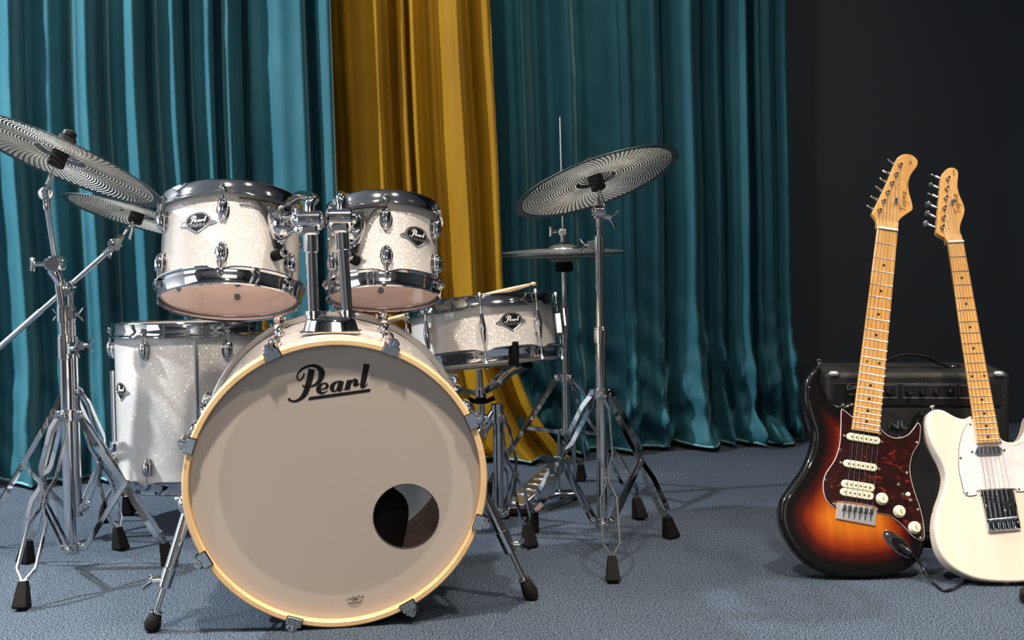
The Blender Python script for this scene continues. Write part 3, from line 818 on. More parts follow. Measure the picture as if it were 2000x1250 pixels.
# spurs
def spur(p_top, p_tip, side):
    a = BI @ V(p_top); b_ = BI @ V(p_tip); d = b_ - a
    mb = MB(); mb.rod(a, a + d * .60, .0108, .002); 
    s = mb.build('spur', CHROME, bass)
    mb = MB(); mb.rod(a + d * .50, a + d * .66, .0132, .002); mb.build('spur_collar', CHROME, s)
    w_ = a + d * .60; sx = V((side, 0, .15)).normalized()
    mb = MB(); mb.cyl(w_, w_ + sx * .026, .0065, n=12); wd = d.normalized()
    for q in (-1, 1): mb.path([w_ + sx * .022, w_ + sx * .034 + wd * q * .009, w_ + sx * .038 + wd * q * .015], [.005, .0055, .003], 8)
    mb.build('wing_screw', CHROME, s)
    mb = MB(); mb.rod(a + d * .60, a + d * .90, .0058, .001); mb.build('spur_rod', CHROME, s)
    mb = MB(); mb.cyl(a + d * .845, a + d * .862, .0125, n=18); mb.build('lock_nut', CHROME, s)
    mb = MB(); mb.path([a + d * .860, a + d * .875, a + d * .95, a + d], [.009, .012, .0165, .0115], 18); mb.build('rubber_tip', BLACK, s)
    mb = MB(); mb.box(a - V((side * .006, 0, 0)), (.030, .050, .050), b=.008); mb.ell(a + V((side * .006, .004, .004)), (.017, .020, .020)); mb.cyl(a + V((0, .010, .0)), a + V((side * .026, .012, .0)), .006, n=12)
    mb.build('spur_bracket', CHROME, s)
spur((-.632, 2.36, .235), (-.7010, 2.315, .002), -1)
spur((-.094, 2.50, .285), (.0350, 2.490, .002), 1)
# cushion inside the drum
mb = MB(); mb.ell((0, 0, 0), (1, 1, 1), nu=40, nv=28); vs = []
for x, y, z in mb.v:
    f_ = lambda q: math.copysign(abs(q) ** .62, q)
    p = V((f_(x) * .158, f_(y) * .098, f_(z) * .130)); p += p.normalized() * .014 * noise.noise(p * 14); vs.append(p)
mb.v = [tuple(v) for v in vs]
cu = mb.build('cushion', FELT, None, sharp=180); cu.matrix_world = BM @ Matrix.Translation((-.020, -.135, -.240)) @ Matrix.Rotation(-.12, 4, 'Z')
tag(cu, 'black damping cushion lying inside the bass drum, seen through its port hole', 'cushion')

# ------------------------------------------------------------------ tom arms
def tom_arm(base, top, T, fr, label, mir):
    base = V(base); top = V(top); ctr = top + V((0, 0, .012))
    t = thing('tom_arm', label, 'drum hardware', loc=base, group='chrome tom arms on the bass drum'); L0 = -base
    mb = MB(); mb.rod(V((0, 0, 0)), top - base, .0113, .001, 28); mb.build('tube', CHROME, t)
    mb = MB(); d = (top - base).normalized(); mb.rod(top - base - d * .052, top - base - d * .012, .0142, .0015, 28); mb.build('sleeve', CHROME, t)
    c0 = ctr - base
    mb = MB(); mb.rod(c0 - V((.024, 0, 0)), c0 + V((.024, 0, 0)), .0200, .003, 28); mb.rod(c0 - V((.014, 0, .026)), c0 + V((.014, 0, -.026)) , .006, .001, 12)
    mb.box(c0 + V((0, -.004, -.020)), (.034, .034, .018), b=.004); mb.cyl(c0 + V((0, -.018, 0)), c0 + V((0, -.026, 0)), .007, n=8)
    mb.cyl(c0 + V((mir * .024, 0, 0)), c0 + V((mir * .030, 0, 0)), .013, .011, 20)
    mb.build('clamp', CHROME, t)
    dst = T @ fr @ V((.026, 0, .012)) - base
    c1 = c0 + V((mir * -.004, .018, .034))
    mb = MB(); mb.path(smooth_open([c0 + V((0, .0, .012)), c0 + V((0, .004, .034)), c1 + V((0, .006, .010)), (c1 + dst) / 2 + V((0, 0, .030)), dst + V((0, 0, .022)), dst + V((0, 0, -.010))], 6), .0105, 16); mb.build('curved_rod', CHROME, t)
    mb = MB(); g = (c0 + dst) / 2 + V((0, -.006, .0)); mb.ell(g, (.017, .017, .019)); mb.rod(c0, g, .009, .001); mb.rod(g, dst, .010, .001)
    mb.rod(g + V((0, -.012, -.022)), g + V((0, -.012, .022)), .0055, .001, 12); mb.cyl(g + V((0, -.012, -.026)), g + V((0, -.012, -.019)), .009, n=8)
    mb.path([g + V((-.012, -.014, -.024)), g + V((0, -.014, -.026)), g + V((.012, -.014, -.024))], [.004, .006, .004], 8)
    for q in (-.013, .013): mb.ell(dst + V((q, -.008, .018)), (.007, .007, .007)); mb.box(dst + V((q, -.006, -.012)), (.010, .014, .016), b=.002)
    mb.build('ball_joint', CHROME, t)
    return t
tom_arm((-.397, 2.455, .603), (-.399, 2.455, .772), T1, fr1, 'left one of the two chrome tubes on the bass drum, carrying the larger tom', -1)
tom_arm((-.331, 2.468, .603), (-.339, 2.468, .776), T2, fr2, 'right one of the two chrome tubes on the bass drum, carrying the smaller tom', 1)

# ================================================================== STANDS
def strap(mb, pts, w_, th, lat, offs):
    """flat bar along pts; lat = lateral unit vector; offs = lateral offset per point"""
    pts = [V(p) + lat * o for p, o in zip(pts, offs)]; k = len(pts); vs = []; fs = []
    for i, p in enumerate(pts):
        t = (pts[min(i + 1, k - 1)] - pts[max(i - 1, 0)]).normalized(); nn = t.cross(lat).normalized(); l2 = nn.cross(t).normalized()
        for a, b_ in ((-1, -1), (1, -1), (1, 1), (-1, 1)): vs.append(p + nn * (a * w_ / 2) + l2 * (b_ * th / 2))
    for i in range(k - 1):
        for j in range(4):
            j2 = (j + 1) % 4; fs.append((i * 4 + j, i * 4 + j2, i * 4 + 4 + j2, i * 4 + 4 + j))
    fs.append((3, 2, 1, 0)); fs.append((k * 4 - 4, k * 4 - 3, k * 4 - 2, k * 4 - 1)); mb.add(vs, fs)
def tripod(t, base, ctr, hub_z, col_z, feet, mt=CHROME, w_=.0125, bmid=.53, flatbrace=False, wide=.0185, post_r=.0125, brace_z=None):
    """ctr/feet in world xy; adds hub, collar, legs (> rubber_foot), braces"""
    O = V(base); c = V((ctr[0], ctr[1], 0)) - V((O.x, O.y, 0))
    mb = MB(); z = hub_z - O.z
    mb.rod(c + V((0, 0, z - .014)), c + V((0, 0, z + .012)), post_r + .005, .002, 24)
    dirs = []
    for fx, fy in feet:
        d = V((fx - ctr[0], fy - ctr[1], 0)); dirs.append((d.normalized(), d.length))
    for d, L in dirs: mb.box((0, 0, 0), (.022, .014, .018), frame(c + d * (post_r + .010) + V((0, 0, z)), (0, 0, 1), d), b=.003)
    mb.build('leg_hub', mt, t)
    mb = MB(); z2 = col_z - O.z; mb.rod(c + V((0, 0, z2 - .012)), c + V((0, 0, z2 + .010)), post_r + .005, .002, 24)
    for d, L in dirs: mb.box((0, 0, 0), (.022, .014, .014), frame(c + d * (post_r + .010) + V((0, 0, z2)), (0, 0, 1), d), b=.003); lat = d.cross(V((0, 0, 1))); mb.cyl(c + d * (post_r + .016) + V((0, 0, z2)) - lat * .010, c + d * (post_r + .016) + V((0, 0, z2)) + lat * .010, .005, n=12)
    mb.build('brace_collar', mt, t)
    for d, L in dirs:
        lat = d.cross(V((0, 0, 1))).normalized()
        P0 = c + d * (post_r + .012) + V((0, 0, z)); P1 = c + d * L + V((0, 0, .050 - O.z)); 
        key = [(0, .005), (.03, .005), (.10, wide * .82), (.40, wide * .82), (.49, .0035), (.57, .0035), (.66, wide), (.92, wide), (.985, .003), (1.0, .003)]
        mb = MB()
        for s_ in (-1, 1): strap(mb, [P0.lerp(P1, q) for q, _ in key], w_, .0034, lat, [s_ * o_ for _, o_ in key])
        for q, r in ((.012, .0055), (.53, .0055), (.985, .005)):
            p = P0.lerp(P1, q); mb.cyl(p - lat * (.010 if q < .5 else .0075), p + lat * (.010 if q < .5 else .0075), r, n=12)
        lg = mb.build('leg', mt, t, sharp=30)
        # rubber foot
        dn = (P1 - P0).normalized(); dn = (dn * .35 + V((0, 0, -1))).normalized()
        ft = V((P1.x, P1.y, P1.z)); vs = []
        F3 = frame(ft, -dn, d)
        for zz, a_, b_ in ((.004, .009, .0085), (-.010, .0115, .011), (-.047, .0185, .0150), (-.051, .0165, .0135)):
            for sx, sy in ((-1, -1), (1, -1), (1, 1), (-1, 1)): vs.append(F3 @ V((sx * a_ + (zz + .02) * -.12, sy * b_, zz)))
        zmin_ = min(v.z for v in vs); vs = [v + V((0, 0, -O.z - zmin_)) * (1 if True else 0) for v in vs]
        fs = [(3, 2, 1, 0), (12, 13, 14, 15)]
        for k_ in range(3):
            for j in range(4): fs.append((k_ * 4 + j, k_ * 4 + (j + 1) % 4, k_ * 4 + 4 + (j + 1) % 4, k_ * 4 + 4 + j))
        mb = MB(); mb.add(vs, [f[::-1] for f in fs]); ft_o = mb.build('rubber_foot', BLACK, lg, smooth=False)
        bv = ft_o.modifiers.new('bevel', 'BEVEL'); bv.width = .0025; bv.segments = 2
        # brace
        pm = P0.lerp(P1, bmid); pc = c + d * (post_r + .016) + V((0, 0, z2)); mb = MB()
        for s_ in (-1, 1): strap(mb, [pm, pc], .0105, .002, lat, [s_ * .0055, s_ * .0075])
        mb.build('brace', mt, t, sharp=30)
def wing(mb, p, d, s=1.0, up=(0, 0, 1)):
    p = V(p); d = V(d).normalized(); u = V(up); u = (u - d * u.dot(d)).normalized()
    mb.cyl(p, p + d * .014 * s, .0065 * s, .0055 * s, 12)
    for q in (-1, 1): mb.path([p + d * .010 * s, p + d * .020 * s + u * q * .010 * s, p + d * .026 * s + u * q * .019 * s], [.0048 * s, .0052 * s, .0030 * s], 8, flat=.6)
def tbolt(mb, p, d, s=1.0, up=(0, 0, 1)):
    p = V(p); d = V(d).normalized(); u = V(up); u = (u - d * u.dot(d)).normalized()
    mb.cyl(p, p + d * .024 * s, .005 * s, n=10); mb.path([p + d * .026 * s - u * .014 * s, p + d * .024 * s, p + d * .026 * s + u * .014 * s], [.0055 * s, .0062 * s, .0055 * s], 10)
def post(t, segs, mt=CHROME, name='post'):
    """segs: (x, y, z0, z1, r)"""
    for a, b_, r in segs:
        mb = MB(); mb.rod(a, b_, r, .0012, 28); mb.build(name, mt, t)
def collar(t, p, d, r, h, bolt=None, s=1.0, winged=True):
    p = V(p); d = V(d).normalized(); mb = MB(); mb.rod(p - d * h / 2, p + d * h / 2, r, .0015, 28); mb.rod(p + d * h * .30, p + d * h * .62, r * .93, .001, 28)
    if bolt is not None:
        bd = V(bolt).normalized(); mb.box((0, 0, 0), (.018, .014, h * .55), frame(p + bd * (r + .004), d, bd), b=.002)
        (wing if winged else tbolt)(mb, p + bd * (r + .010), bd, s)
    mb.build('height_clamp', CHROME, t, sharp=30)

# cymbals: perforated low-volume metal, every hole real
def cymbal_mesh(name, R, rings, n, bellr, bellh, bow, twist, rim=.017, hole=.36):
    def zf(r):
        if r < bellr: return bow + bellh * math.sqrt(max(0, 1 - (r / bellr) ** 2)) ** 1.3
        return bow * (1 - ((r - bellr) / (R - bellr)) ** 1.7)
    th = .0010
    V_ = []; F_ = []; W_ = []
    def P(r, a, s): return (r * math.cos(a + twist(r)), r * math.sin(a + twist(r)), zf(r) + s * th / 2)
    r0 = .016; edges = [r0 + (R - rim - r0) * i / rings for i in range(rings + 1)]
    oc = [(-1, -1), (0, -1), (1, -1), (1, 0), (1, 1), (0, 1), (-1, 1), (-1, 0)]
    for i in range(rings):
        ra, rb = edges[i], edges[i + 1]; rm = (ra + rb) / 2; dr = (rb - ra)
        ni = n if rm > R * .30 else n // 2
        solid = abs(rm - bellr) < dr * .6
        da = 2 * PI / ni; hh_ = min(hole * dr, .36 * da * rm); 
        for j in range(ni):
            a = (j + .5) * da; b0 = len(V_)
            for s in (1, -1):
                for ex, ey in oc: V_.append(P(rm + ey * dr / 2, a + ex * da / 2, s))
            if solid:
                F_.append(tuple(b0 + q for q in range(8))); F_.append(tuple(b0 + 8 + q for q in range(8))[::-1]); continue
            for s in (1, -1):
                for ex, ey in oc:
                    k_ = .92 if ex and ey else 1.18
                    q = math.hypot(ex, ey); V_.append(P(rm + ey / q * hh_ , a + ex / q * hh_ / rm, s))
            for q in range(8):
                q2 = (q + 1) % 8
                F_.append((b0 + q, b0 + q2, b0 + 16 + q2, b0 + 16 + q))
                F_.append((b0 + 8 + q2, b0 + 8 + q, b0 + 24 + q, b0 + 24 + q2))
                F_.append((b0 + 16 + q, b0 + 16 + q2, b0 + 24 + q2, b0 + 24 + q)); W_.append(len(F_) - 1)
    nn = 180
    for (ra, rb, k_) in ((.006, r0, 3), (edges[-1], R, 4)):
        b0 = len(V_)
        rr = [ra + (rb - ra) * q / k_ for q in range(k_ + 1)]
        for s in (1, -1):
            for r in rr:
                for j in range(nn): V_.append(P(r, 2 * PI * j / nn, s))
        K = k_ + 1
        for s in (0, 1):
            for q in range(k_):
                for j in range(nn):
                    j2 = (j + 1) % nn; f = (b0 + (s * K + q) * nn + j, b0 + (s * K + q) * nn + j2, b0 + (s * K + q + 1) * nn + j2, b0 + (s * K + q + 1) * nn + j)
                    F_.append(f[::-1] if s == 0 else f)
        for j in range(nn):
            j2 = (j + 1) % nn; F_.append((b0 + k_ * nn + j, b0 + k_ * nn + j2, b0 + (K + k_) * nn + j2, b0 + (K + k_) * nn + j)[::-1])
    me = bpy.data.meshes.new(name); me.from_pydata(V_, [], F_); me.materials.append(CYM); me.materials.append(CUT)
    for i in W_: me.polygons[i].material_index = 1
    return me
mt, nt, b = nmat('perforated_cymbal_steel'); b.inputs['Metallic'].default_value = 1; b.inputs['Base Color'].default_value = (.26, .255, .25, 1); b.inputs['Roughness'].default_value = .33
CYM = mt
CUT = mat('punched_steel_edge', (.60, .58, .53), .45, .6)
tw = lambda r: 1.6 * r / .2
CM1 = cymbal_mesh('cymbal_plate', .2030, 26, 92, .048, .014, .009, tw)
CM2 = cymbal_mesh('cymbal_plate', .1778, 24, 90, .046, .014, .009, tw)
def cymbal(name, label, me, c, n, R, sc=1.0, group=None, holder=True, below=True):
    M = frame(c, n) @ Matrix.Scale(sc, 4)
    t = thing(name, label, 'cymbal', M, group=group)
    link('plate', me, t)
    return t
def cymbal_top(t, c, n, boss=.0, nut=True, bz=.030):
    """felts, sleeve and wing nut; belongs to the stand t (local = world - t.location)"""
    c = V(c) - t.location; n = V(n).normalized()
    mb = MB(); mb.path([c + n * (-.016), c + n * (-.013), c + n * (.010), c + n * (bz - .003)], [.0155, .0180, .0180, .0165], 24); mb.build('felt', FELT, t)
    mb = MB(); mb.path([c + n * (bz + .002), c + n * (bz + .012)], [.019, .019], 24); mb.build('felt', FELT, t)
    mb = MB(); mb.rod(c - n * .06, c + n * (bz + .030), .0038, .001, 12); mb.build('cymbal_rod', CHROME, t)
    mb = MB(); mb.rod(c + n * (bz + .013), c + n * (bz + .026), .0150, .002, 20)
    x = anyperp(n)
    mb.build('wing_nut', BLACK_METAL, t)
def tilter(t, p, d_in, d_out, side):
    """ratchet tilter at p (local), arm comes in along d_in, rod leaves along d_out, axis = side"""
    p = V(p); s = V(side).normalized(); mb = MB()
    mb.rod(p - s * .012, p + s * .012, .0165, .002, 24); mb.rod(p - s * .016, p + s * .016, .009, .001, 16)
    mb.rod(p - V(d_in).normalized() * .036, p, .0085, .001, 16); mb.path([p, p + V(d_out).normalized() * .020, p + V(d_out).normalized() * .036], [.012, .0095, .0065], 14)
    mb.build('tilter', CHROME, t, sharp=30)
    mb = MB(); wing(mb, p + V(d_in).normalized() * -.012 + s * .014, s + V((0, -.3, -.2)), 1.15); mb.build('wing_screw', CHROME, t)

# right cymbal stand with one straight post
CX, CY = .2085, 2.905
t = thing('cymbal_stand', 'chrome straight cymbal stand right of the drums, in front of the hi-hat', 'cymbal stand', loc=(CX, CY, 0))
post(t, [((0, 0, .045), (0, 0, .510), .0127), ((0, 0, .50), (-.001, 0, .725), .0098), ((-.001, 0, .72), (0, 0, .795), .0062)])
collar(t, (0, 0, .512), (0, 0, 1), .0155, .036, (.3, 1, 0)); collar(t, (-.001, 0, .728), (0, 0, 1), .0135, .034, (-1, -.1, 0), .8)
tripod(t, (CX, CY, 0), (CX, CY), .376, .066, [(.2085, 2.625), (.378, 3.005), (.045, 3.085)])
cn = V((-.315, -.215, 1)).normalized(); cc = V((.206, 2.915, .873))
cymbal('crash_cymbal', 'grey perforated crash cymbal tilted on the straight stand at the right', CM1, cc, V((-.315, .262, 1)), .203)
cn = V((-.315, .262, 1)).normalized()
pt = V((0, 0, .805)); tilter(t, pt, (0, 0, 1), (cc - t.location - pt), (1, .1, 0))
mb = MB(); mb.rod(pt, cc - t.location - cn * .01, .0045, .001, 12); mb.build('cymbal_rod', CHROME, t)
cymbal_top(t, cc, cn, bz=.036)

# hi-hat
HX, HY = .152, 3.52
t = thing('hi_hat_stand', 'chrome hi-hat stand with footboard behind the straight cymbal stand', 'cymbal stand', loc=(HX, HY, 0))
post(t, [((0, 0, .19), (0, 0, .53), .0120), ((0, 0, .52), (-.001, 0, .655), .0085)]); 
mb = MB(); mb.rod((0, 0, .60), (-.006, 0, 1.094), .0031, .0005, 10); mb.build('pull_rod', STEEL, t)
collar(t, (0, 0, .525), (0, 0, 1), .0150, .050, (-1, -.2, 0), winged=True)
tripod(t, (HX, HY, 0), (HX, HY), .352, .195, [(.325, 3.235), (.205, 3.77), (-.075, 3.50)], w_=.011, bmid=.47, post_r=.012)
mb = MB()
for q in (-.022, .022): mb.rod((q, 0, .02), (q, 0, .20), .0042, .001, 10)
mb.build('frame_rod', CHROME, t)
mb = MB(); mb.box((0, -.01, .017), (.075, .045, .012), b=.003); mb.path([(-.03, -.03, .016), (-.12, -.14, .012), (-.125, -.15, .012)], .005, 8); mb.path([(.03, -.03, .016), (-.06, -.17, .012)], .005, 8); mb.build('base_plate', CHROME_SOFT, t)
mb = MB(); a = V((-.02, -.03, .105)); b_ = V((-.155, -.21, .030)); fz = (b_ - a).normalized(); sd = fz.cross(V((0, 0, 1))).normalized()
Fm = frame((a + b_) / 2, fz, sd); mb.box((0, 0, 0), (.070, .008, (b_ - a).length), Fm, b=.002)
for q in range(6): mb.box((0, -.005, -.08 + q * .03), (.050, .004, .010), Fm, b=.001)
mb.build('footboard', CHROME_SOFT, t)
mb = MB(); mb.box(b_ + V((0, 0, -.014)), (.09, .06, .020), b=.003); mb.build('heel_plate', BLACK_METAL, t)
mb = MB(); mb.rod((0, 0, .655), (0, 0, .684), .0255, .004, 24); mb.build('hat_seat', BLACK, t)
mb = MB(); mb.rod((-.002, 0, .728), (-.002, 0, .742), .012, .002, 20); mb.build('felt', FELT, t)
mb = MB(); mb.rod((-.002, 0, .741), (-.003, 0, .780), .0085, .001, 18); mb.box((-.003, 0, .768), (.022, .020, .018), b=.002); tbolt(mb, (-.012, 0, .770), (-1, -.2, 0)); mb.build('clutch', CHROME, t)
cymbal('hi_hat_cymbal', 'lower hi-hat cymbal, perforated grey plate facing down', CM2, (HX - .001, HY, .704), V((.012, -.010, -1)), .178)
cymbal('hi_hat_cymbal', 'upper hi-hat cymbal, perforated grey plate under the clutch', CM2, (HX - .001, HY, .7115), V((-.004, -.030, 1)), .178)

# left front cymbal stand
FX, FY = -1.022, 2.80
t = thing('cymbal_stand', 'chrome boom cymbal stand at the left edge, the front one of the two', 'cymbal stand', loc=(FX, FY, 0))
post(t, [((-.004, 0, .035), (0, 0, .520), .0135), ((0, 0, .51), (-.002, 0, .590), .0105), ((-.002, 0, .58), (-.014, 0, .700), .0085), ((-.014, 0, .700), (-.020, -.03, .850), .0062)])
collar(t, (0, 0, .512), (0, 0, 1), .0165, .050, (.8, -.6, 0), 1.1); collar(t, (-.002, 0, .588), (0, 0, 1), .0135, .035, (.9, .1, 0), .8)
mb = MB(); mb.rod((-.014, -.022, .704), (-.014, .022, .704), .0185, .003, 24); mb.rod((-.038, 0, .704), (.006, 0, .704), .0130, .002, 20); tbolt(mb, (-.036, -.005, .704), (-1, -.1, 0), 1.1); mb.path([(-.020, 0, .690), (-.010, -.003, .672), (-.006, 0, .655)], [.015, .012, .009], 14); mb.build('boom_joint', CHROME, t, sharp=30)
tripod(t, (FX, FY, 0), (FX, FY), .358, .050, [(-1.013, 2.490), (-.812, 2.815), (-1.150, 2.860)], wide=.019, post_r=.0135)
c1n = V((.391, .272, 1)).normalized()
LC = V((-.954, 2.613, .925)); 
pt = V((-.020, -.03, .862)); tilter(t, pt, (0, -.2, 1), (LC - t.location - pt), (.4, -1, 0))
mb = MB(); mb.rod(pt, LC - t.location, .0045, .001, 12); mb.build('cymbal_rod', CHROME, t)
cymbal('ride_cymbal', 'large grey perforated cymbal tilted down to the right at the left edge', CM1, LC, c1n, .23, sc=1.13, group='perforated cymbals on the left')
cymbal_top(t, LC, c1n, bz=.040)

# left rear boom stand
GX, GY = -1.113, 3.10
t = thing('cymbal_stand', 'chrome boom cymbal stand at the left edge, the rear one with a long slanted boom', 'cymbal stand', loc=(GX, GY, 0))
post(t, [((-.002, 0, .06), (0, 0, .500), .0125), ((0, 0, .49), (0, 0, .575), .0100), ((0, 0, .57), (0, 0, .635), .0080)])
collar(t, (0, 0, .495), (0, 0, 1), .0155, .040, (1, .2, 0)); collar(t, (0, 0, .575), (0, 0, 1), .0130, .030, (-1, -.2, 0), .8)
B0 = at(-30, 704, 3.10) - t.location; B1 = at(217, 486, 3.10) - t.location
mb = MB(); mb.rod(B0, B1, .0062, .001, 16); mb.build('boom_arm', STEEL, t)
mb = MB(); mb.rod(B1.lerp(B0, .55), B0, .0078, .001, 16); mb.build('counterweight_sleeve', CHROME_SOFT, t)
cj = at(133, 563, 3.10) - t.location
mb = MB(); mb.rod(cj - V((0, .020, 0)), cj + V((0, .018, 0)), .0170, .003, 24); mb.rod(cj + (B0 - B1).normalized() * .02, cj - (B0 - B1).normalized() * .02, .0115, .001, 16); wing(mb, cj + V((0, -.020, 0)), (.3, -1, .2)); mb.build('boom_joint', CHROME, t, sharp=30)
tripod(t, (GX, GY, 0), (GX, GY), .378, .082, [(-1.315, 3.02), (-.975, 2.985), (-1.075, 3.375)], wide=.016)
c2 = at(266, 425, 3.19); c2n = V((.262, .21, 1)).normalized()
pj = at(226, 478, 3.10) - t.location
tilter(t, pj, (B1 - B0), c2 - t.location - pj, (.2, -1, 0))
mb = MB(); mb.rod(pj, c2 - t.location, .0042, .001, 12); mb.build('cymbal_rod', CHROME, t)
cymbal('crash_cymbal', 'smaller grey perforated cymbal behind the large one, half hidden by the left tom', CM1, c2, c2n, .2, sc=.93, group='perforated cymbals on the left')
cymbal_top(t, c2, c2n, bz=.036)

# snare stand
SX, SY = -.040, 3.065
t = thing('snare_stand', 'low chrome snare stand under the snare drum, behind the bass drum', 'snare stand', loc=(SX, SY, 0))
post(t, [((0, 0, .05), (0, 0, .300), .0125), ((0, 0, .29), (-.001, 0, .335), .0155)])
mb = MB(); pa = at(943, 838, SY) - t.location; pb = at(936, 724, SY) - t.location
mb.rod(pa + V((0, 0, -.01)), pb + V((0, 0, .004)), .0078, .001, 20); mb.build('basket_post', CHROME, t)
mb = MB(); mb.rod(V((0, 0, .325)), pa + V((-.004, 0, -.012)), .0125, .002, 20); mb.rod(pa + V((0, -.018, -.008)), pa + V((0, .018, -.008)), .013, .002, 20); mb.build('tilt_joint', CHROME, t)
tripod(t, (SX, SY, 0), (SX, SY), .300, .060, [(.030, 2.945), (-.21, 3.05), (-.03, 3.26)], wide=.014, w_=.010)
kb = pb.lerp(pa, .50)
mb = MB(); mb.path([kb + V((-.030, -.01, .003)), kb + V((-.012, -.012, -.003)), kb + V((.012, -.012, -.003)), kb + V((.034, -.01, .006))], [.0085, .0070, .0070, .0085], 10, flat=.8); mb.rod(kb + V((0, 0, -.009)), kb + V((0, 0, .007)), .0135, .002); mb.build('basket_nut', BLACK, t)
hub = pb.lerp(pa, .38)
mb = MB(); mb.rod(hub + V((0, 0, -.012)), hub + V((0, 0, .012)), .014, .002); mb.build('basket_hub', CHROME, t)
SNi = SN.inverted()
for ph in (-95, 22, 145):
    tip = SN @ cylp(.190, D(ph), -.014) - t.location; mid = SN @ cylp(.105, D(ph), -.030) - t.location
    d = (tip - hub); lat = d.cross(V((0, 0, 1))).normalized(); elbow = hub.lerp(tip, .40) + V((0, 0, -.004))
    mb = MB(); strap(mb, [hub + V((0, 0, -.004)), elbow, mid + V((0, 0, -.004)), tip + V((0, 0, -.004))], .012, .006, lat, [0, 0, 0, 0]); mb.rod(elbow - lat * .008, elbow + lat * .008, .007, .001)
    ar = mb.build('basket_arm', CHROME, t, sharp=30)
    top = SN @ cylp(.203, D(ph), .030) - t.location
    mb = MB(); mb.path([tip + (mid - tip) * .35 + V((0, 0, .004)), tip + V((0, 0, -.004)), tip.lerp(top, .55), top], [.0075, .0095, .0095, .0075], 10); mb.build('rubber_grip', BLACK, ar)
# ================================================================== GUITARS AND AMPLIFIER
def dist_edge(p, out):
    best = 9
    for i in range(len(out)):
        ax_, ay = out[i - 1]; bx, by = out[i]; dx, dy = bx - ax_, by - ay
        t = max(0, min(1, ((p[0] - ax_) * dx + (p[1] - ay) * dy) / (dx * dx + dy * dy + 1e-12)))
        q = (p[0] - ax_ - dx * t) ** 2 + (p[1] - ay - dy * t) ** 2
        if q < best: best = q
    return math.sqrt(best)
def guitar_body(out, thick, r, mt, t, name='body'):
    out = ccw(resample(out, .006)); n = len(out)
    k = 8; rings = []
    for q in range(k + 1):
        a = PI / 2 * q / k; rings.append((inset(out, r * (1 - math.sin(a))), -thick + r * (1 - math.cos(a)) if False else -thick + r - r * math.cos(a)))
    for q in range(k + 1):
        a = PI / 2 * q / k; rings.append((inset(out, r * (1 - math.cos(a))), -r + r * math.sin(a)))
    rings.append((inset(out, r + .0015), 0.0))
    vs = []; fs = []; dist = []
    for q, (o, z) in enumerate(rings):
        for p in o: vs.append((p[0], p[1], z)); dist.append(r * .6 if q >= len(rings) - 2 else 0)
    for q in range(len(rings) - 1):
        for j in range(n):
            j2 = (j + 1) % n; fs.append((q * n + j, q * n + j2, (q + 1) * n + j2, (q + 1) * n + j))
    last = rings[-1][0]
    xs = [p[0] for p in last]; ys = [p[1] for p in last]; ex = []
    x = min(xs)
    while x < max(xs):
        y = min(ys)
        while y < max(ys):
            ins = False
            for i in range(n):
                a, b_ = last[i], last[i - 1]
                if (a[1] > y) != (b_[1] > y) and x < (b_[0] - a[0]) * (y - a[1]) / (b_[1] - a[1]) + a[0]: ins = not ins
            if ins and dist_edge((x, y), last) > .003: ex.append((x, y))
            y += .0085
        x += .0085
    tv, tf = fill(last, ex)
    b0 = len(vs); idm = {}
    for i, p in enumerate(tv):
        if i < n: idm[i] = (len(rings) - 1) * n + i
        else: idm[i] = len(vs); vs.append((p[0], p[1], 0.0)); dist.append(dist_edge(p, last) + r * .6)
    fs += [tuple(idm[i] for i in f) for f in tf]
    tv, tf = fill(rings[0][0]); fs += [tuple(f[::-1]) for f in tf]
    mb = MB(); mb.add(vs, fs); me = bpy.data.meshes.new(name); me.from_pydata(mb.v, [], mb.f)
    at_ = me.attributes.new('edge_distance', 'FLOAT', 'POINT'); at_.data.foreach_set('value', dist[:len(me.vertices)])
    me.polygons.foreach_set('use_smooth', [True] * len(me.polygons)); me.set_sharp_from_angle(angle=D(40)); me.materials.append(mt)
    return link(name, me, t)
class Guitar:
    def __init__(s, name, label, base, lean, nutL, nutR, heelL, heelR):
        s.o = gnd(base[0], base[1], .012); la = D(lean); s.n = V((0, -math.cos(la), math.sin(la)))
        s.M = frame(s.o, s.n, (1, 0, 0)); s.Mi = s.M.inverted()
        s.t = thing(name, label, 'guitar', s.M)
        nl, nr, hl, hr = (s.G(*p, .006) for p in (nutL, nutR, heelL, heelR))
        s.nut = (nl + nr) / 2; s.heel = (hl + hr) / 2; s.ey = (s.nut - s.heel).normalized(); s.ex = V((s.ey.y, -s.ey.x))
        s.wn = (nr - nl).length; s.wh = (hr - hl).length
    def G(s, px, py, h=0.0):
        d = s.Mi.to_3x3() @ ray(px, py); o = s.Mi @ CAM_O; k = (h - o.z) / d.z; p = o + d * k; return V((p.x, p.y))
    def ax(s, p, x=0, y=0): q = V(p) + s.ex * x + s.ey * y; return V((q.x, q.y))
    def poly(s, pts, h=0.0): return [tuple(s.G(x, y, h)) for x, y in pts]
    def caps(s, c, L, W, k=8):
        r = W / 2; h = L / 2 - r; o = []
        for q in range(k + 1): a = -PI / 2 + PI * q / k; o.append(tuple(s.ax(c, h + r * math.cos(a), r * math.sin(a))))
        for q in range(k + 1): a = PI / 2 + PI * q / k; o.append(tuple(s.ax(c, -h + r * math.cos(a), r * math.sin(a))))
        return o
    def rect(s, c, L, W): return [tuple(s.ax(c, x * L / 2, y * W / 2)) for x, y in ((-1, -1), (1, -1), (1, 1), (-1, 1))]
def v3(p, z): return V((p[0], p[1], z))
MAPLE = woodmat('lacquered_maple', (.52, .255, .065), (.64, .34, .10), (90, 9, 90), .18, .9)
MAPLE_HEAD = woodmat('lacquered_maple_head', (.56, .29, .085), (.68, .38, .13), (40, 5, 40), .18, .9)
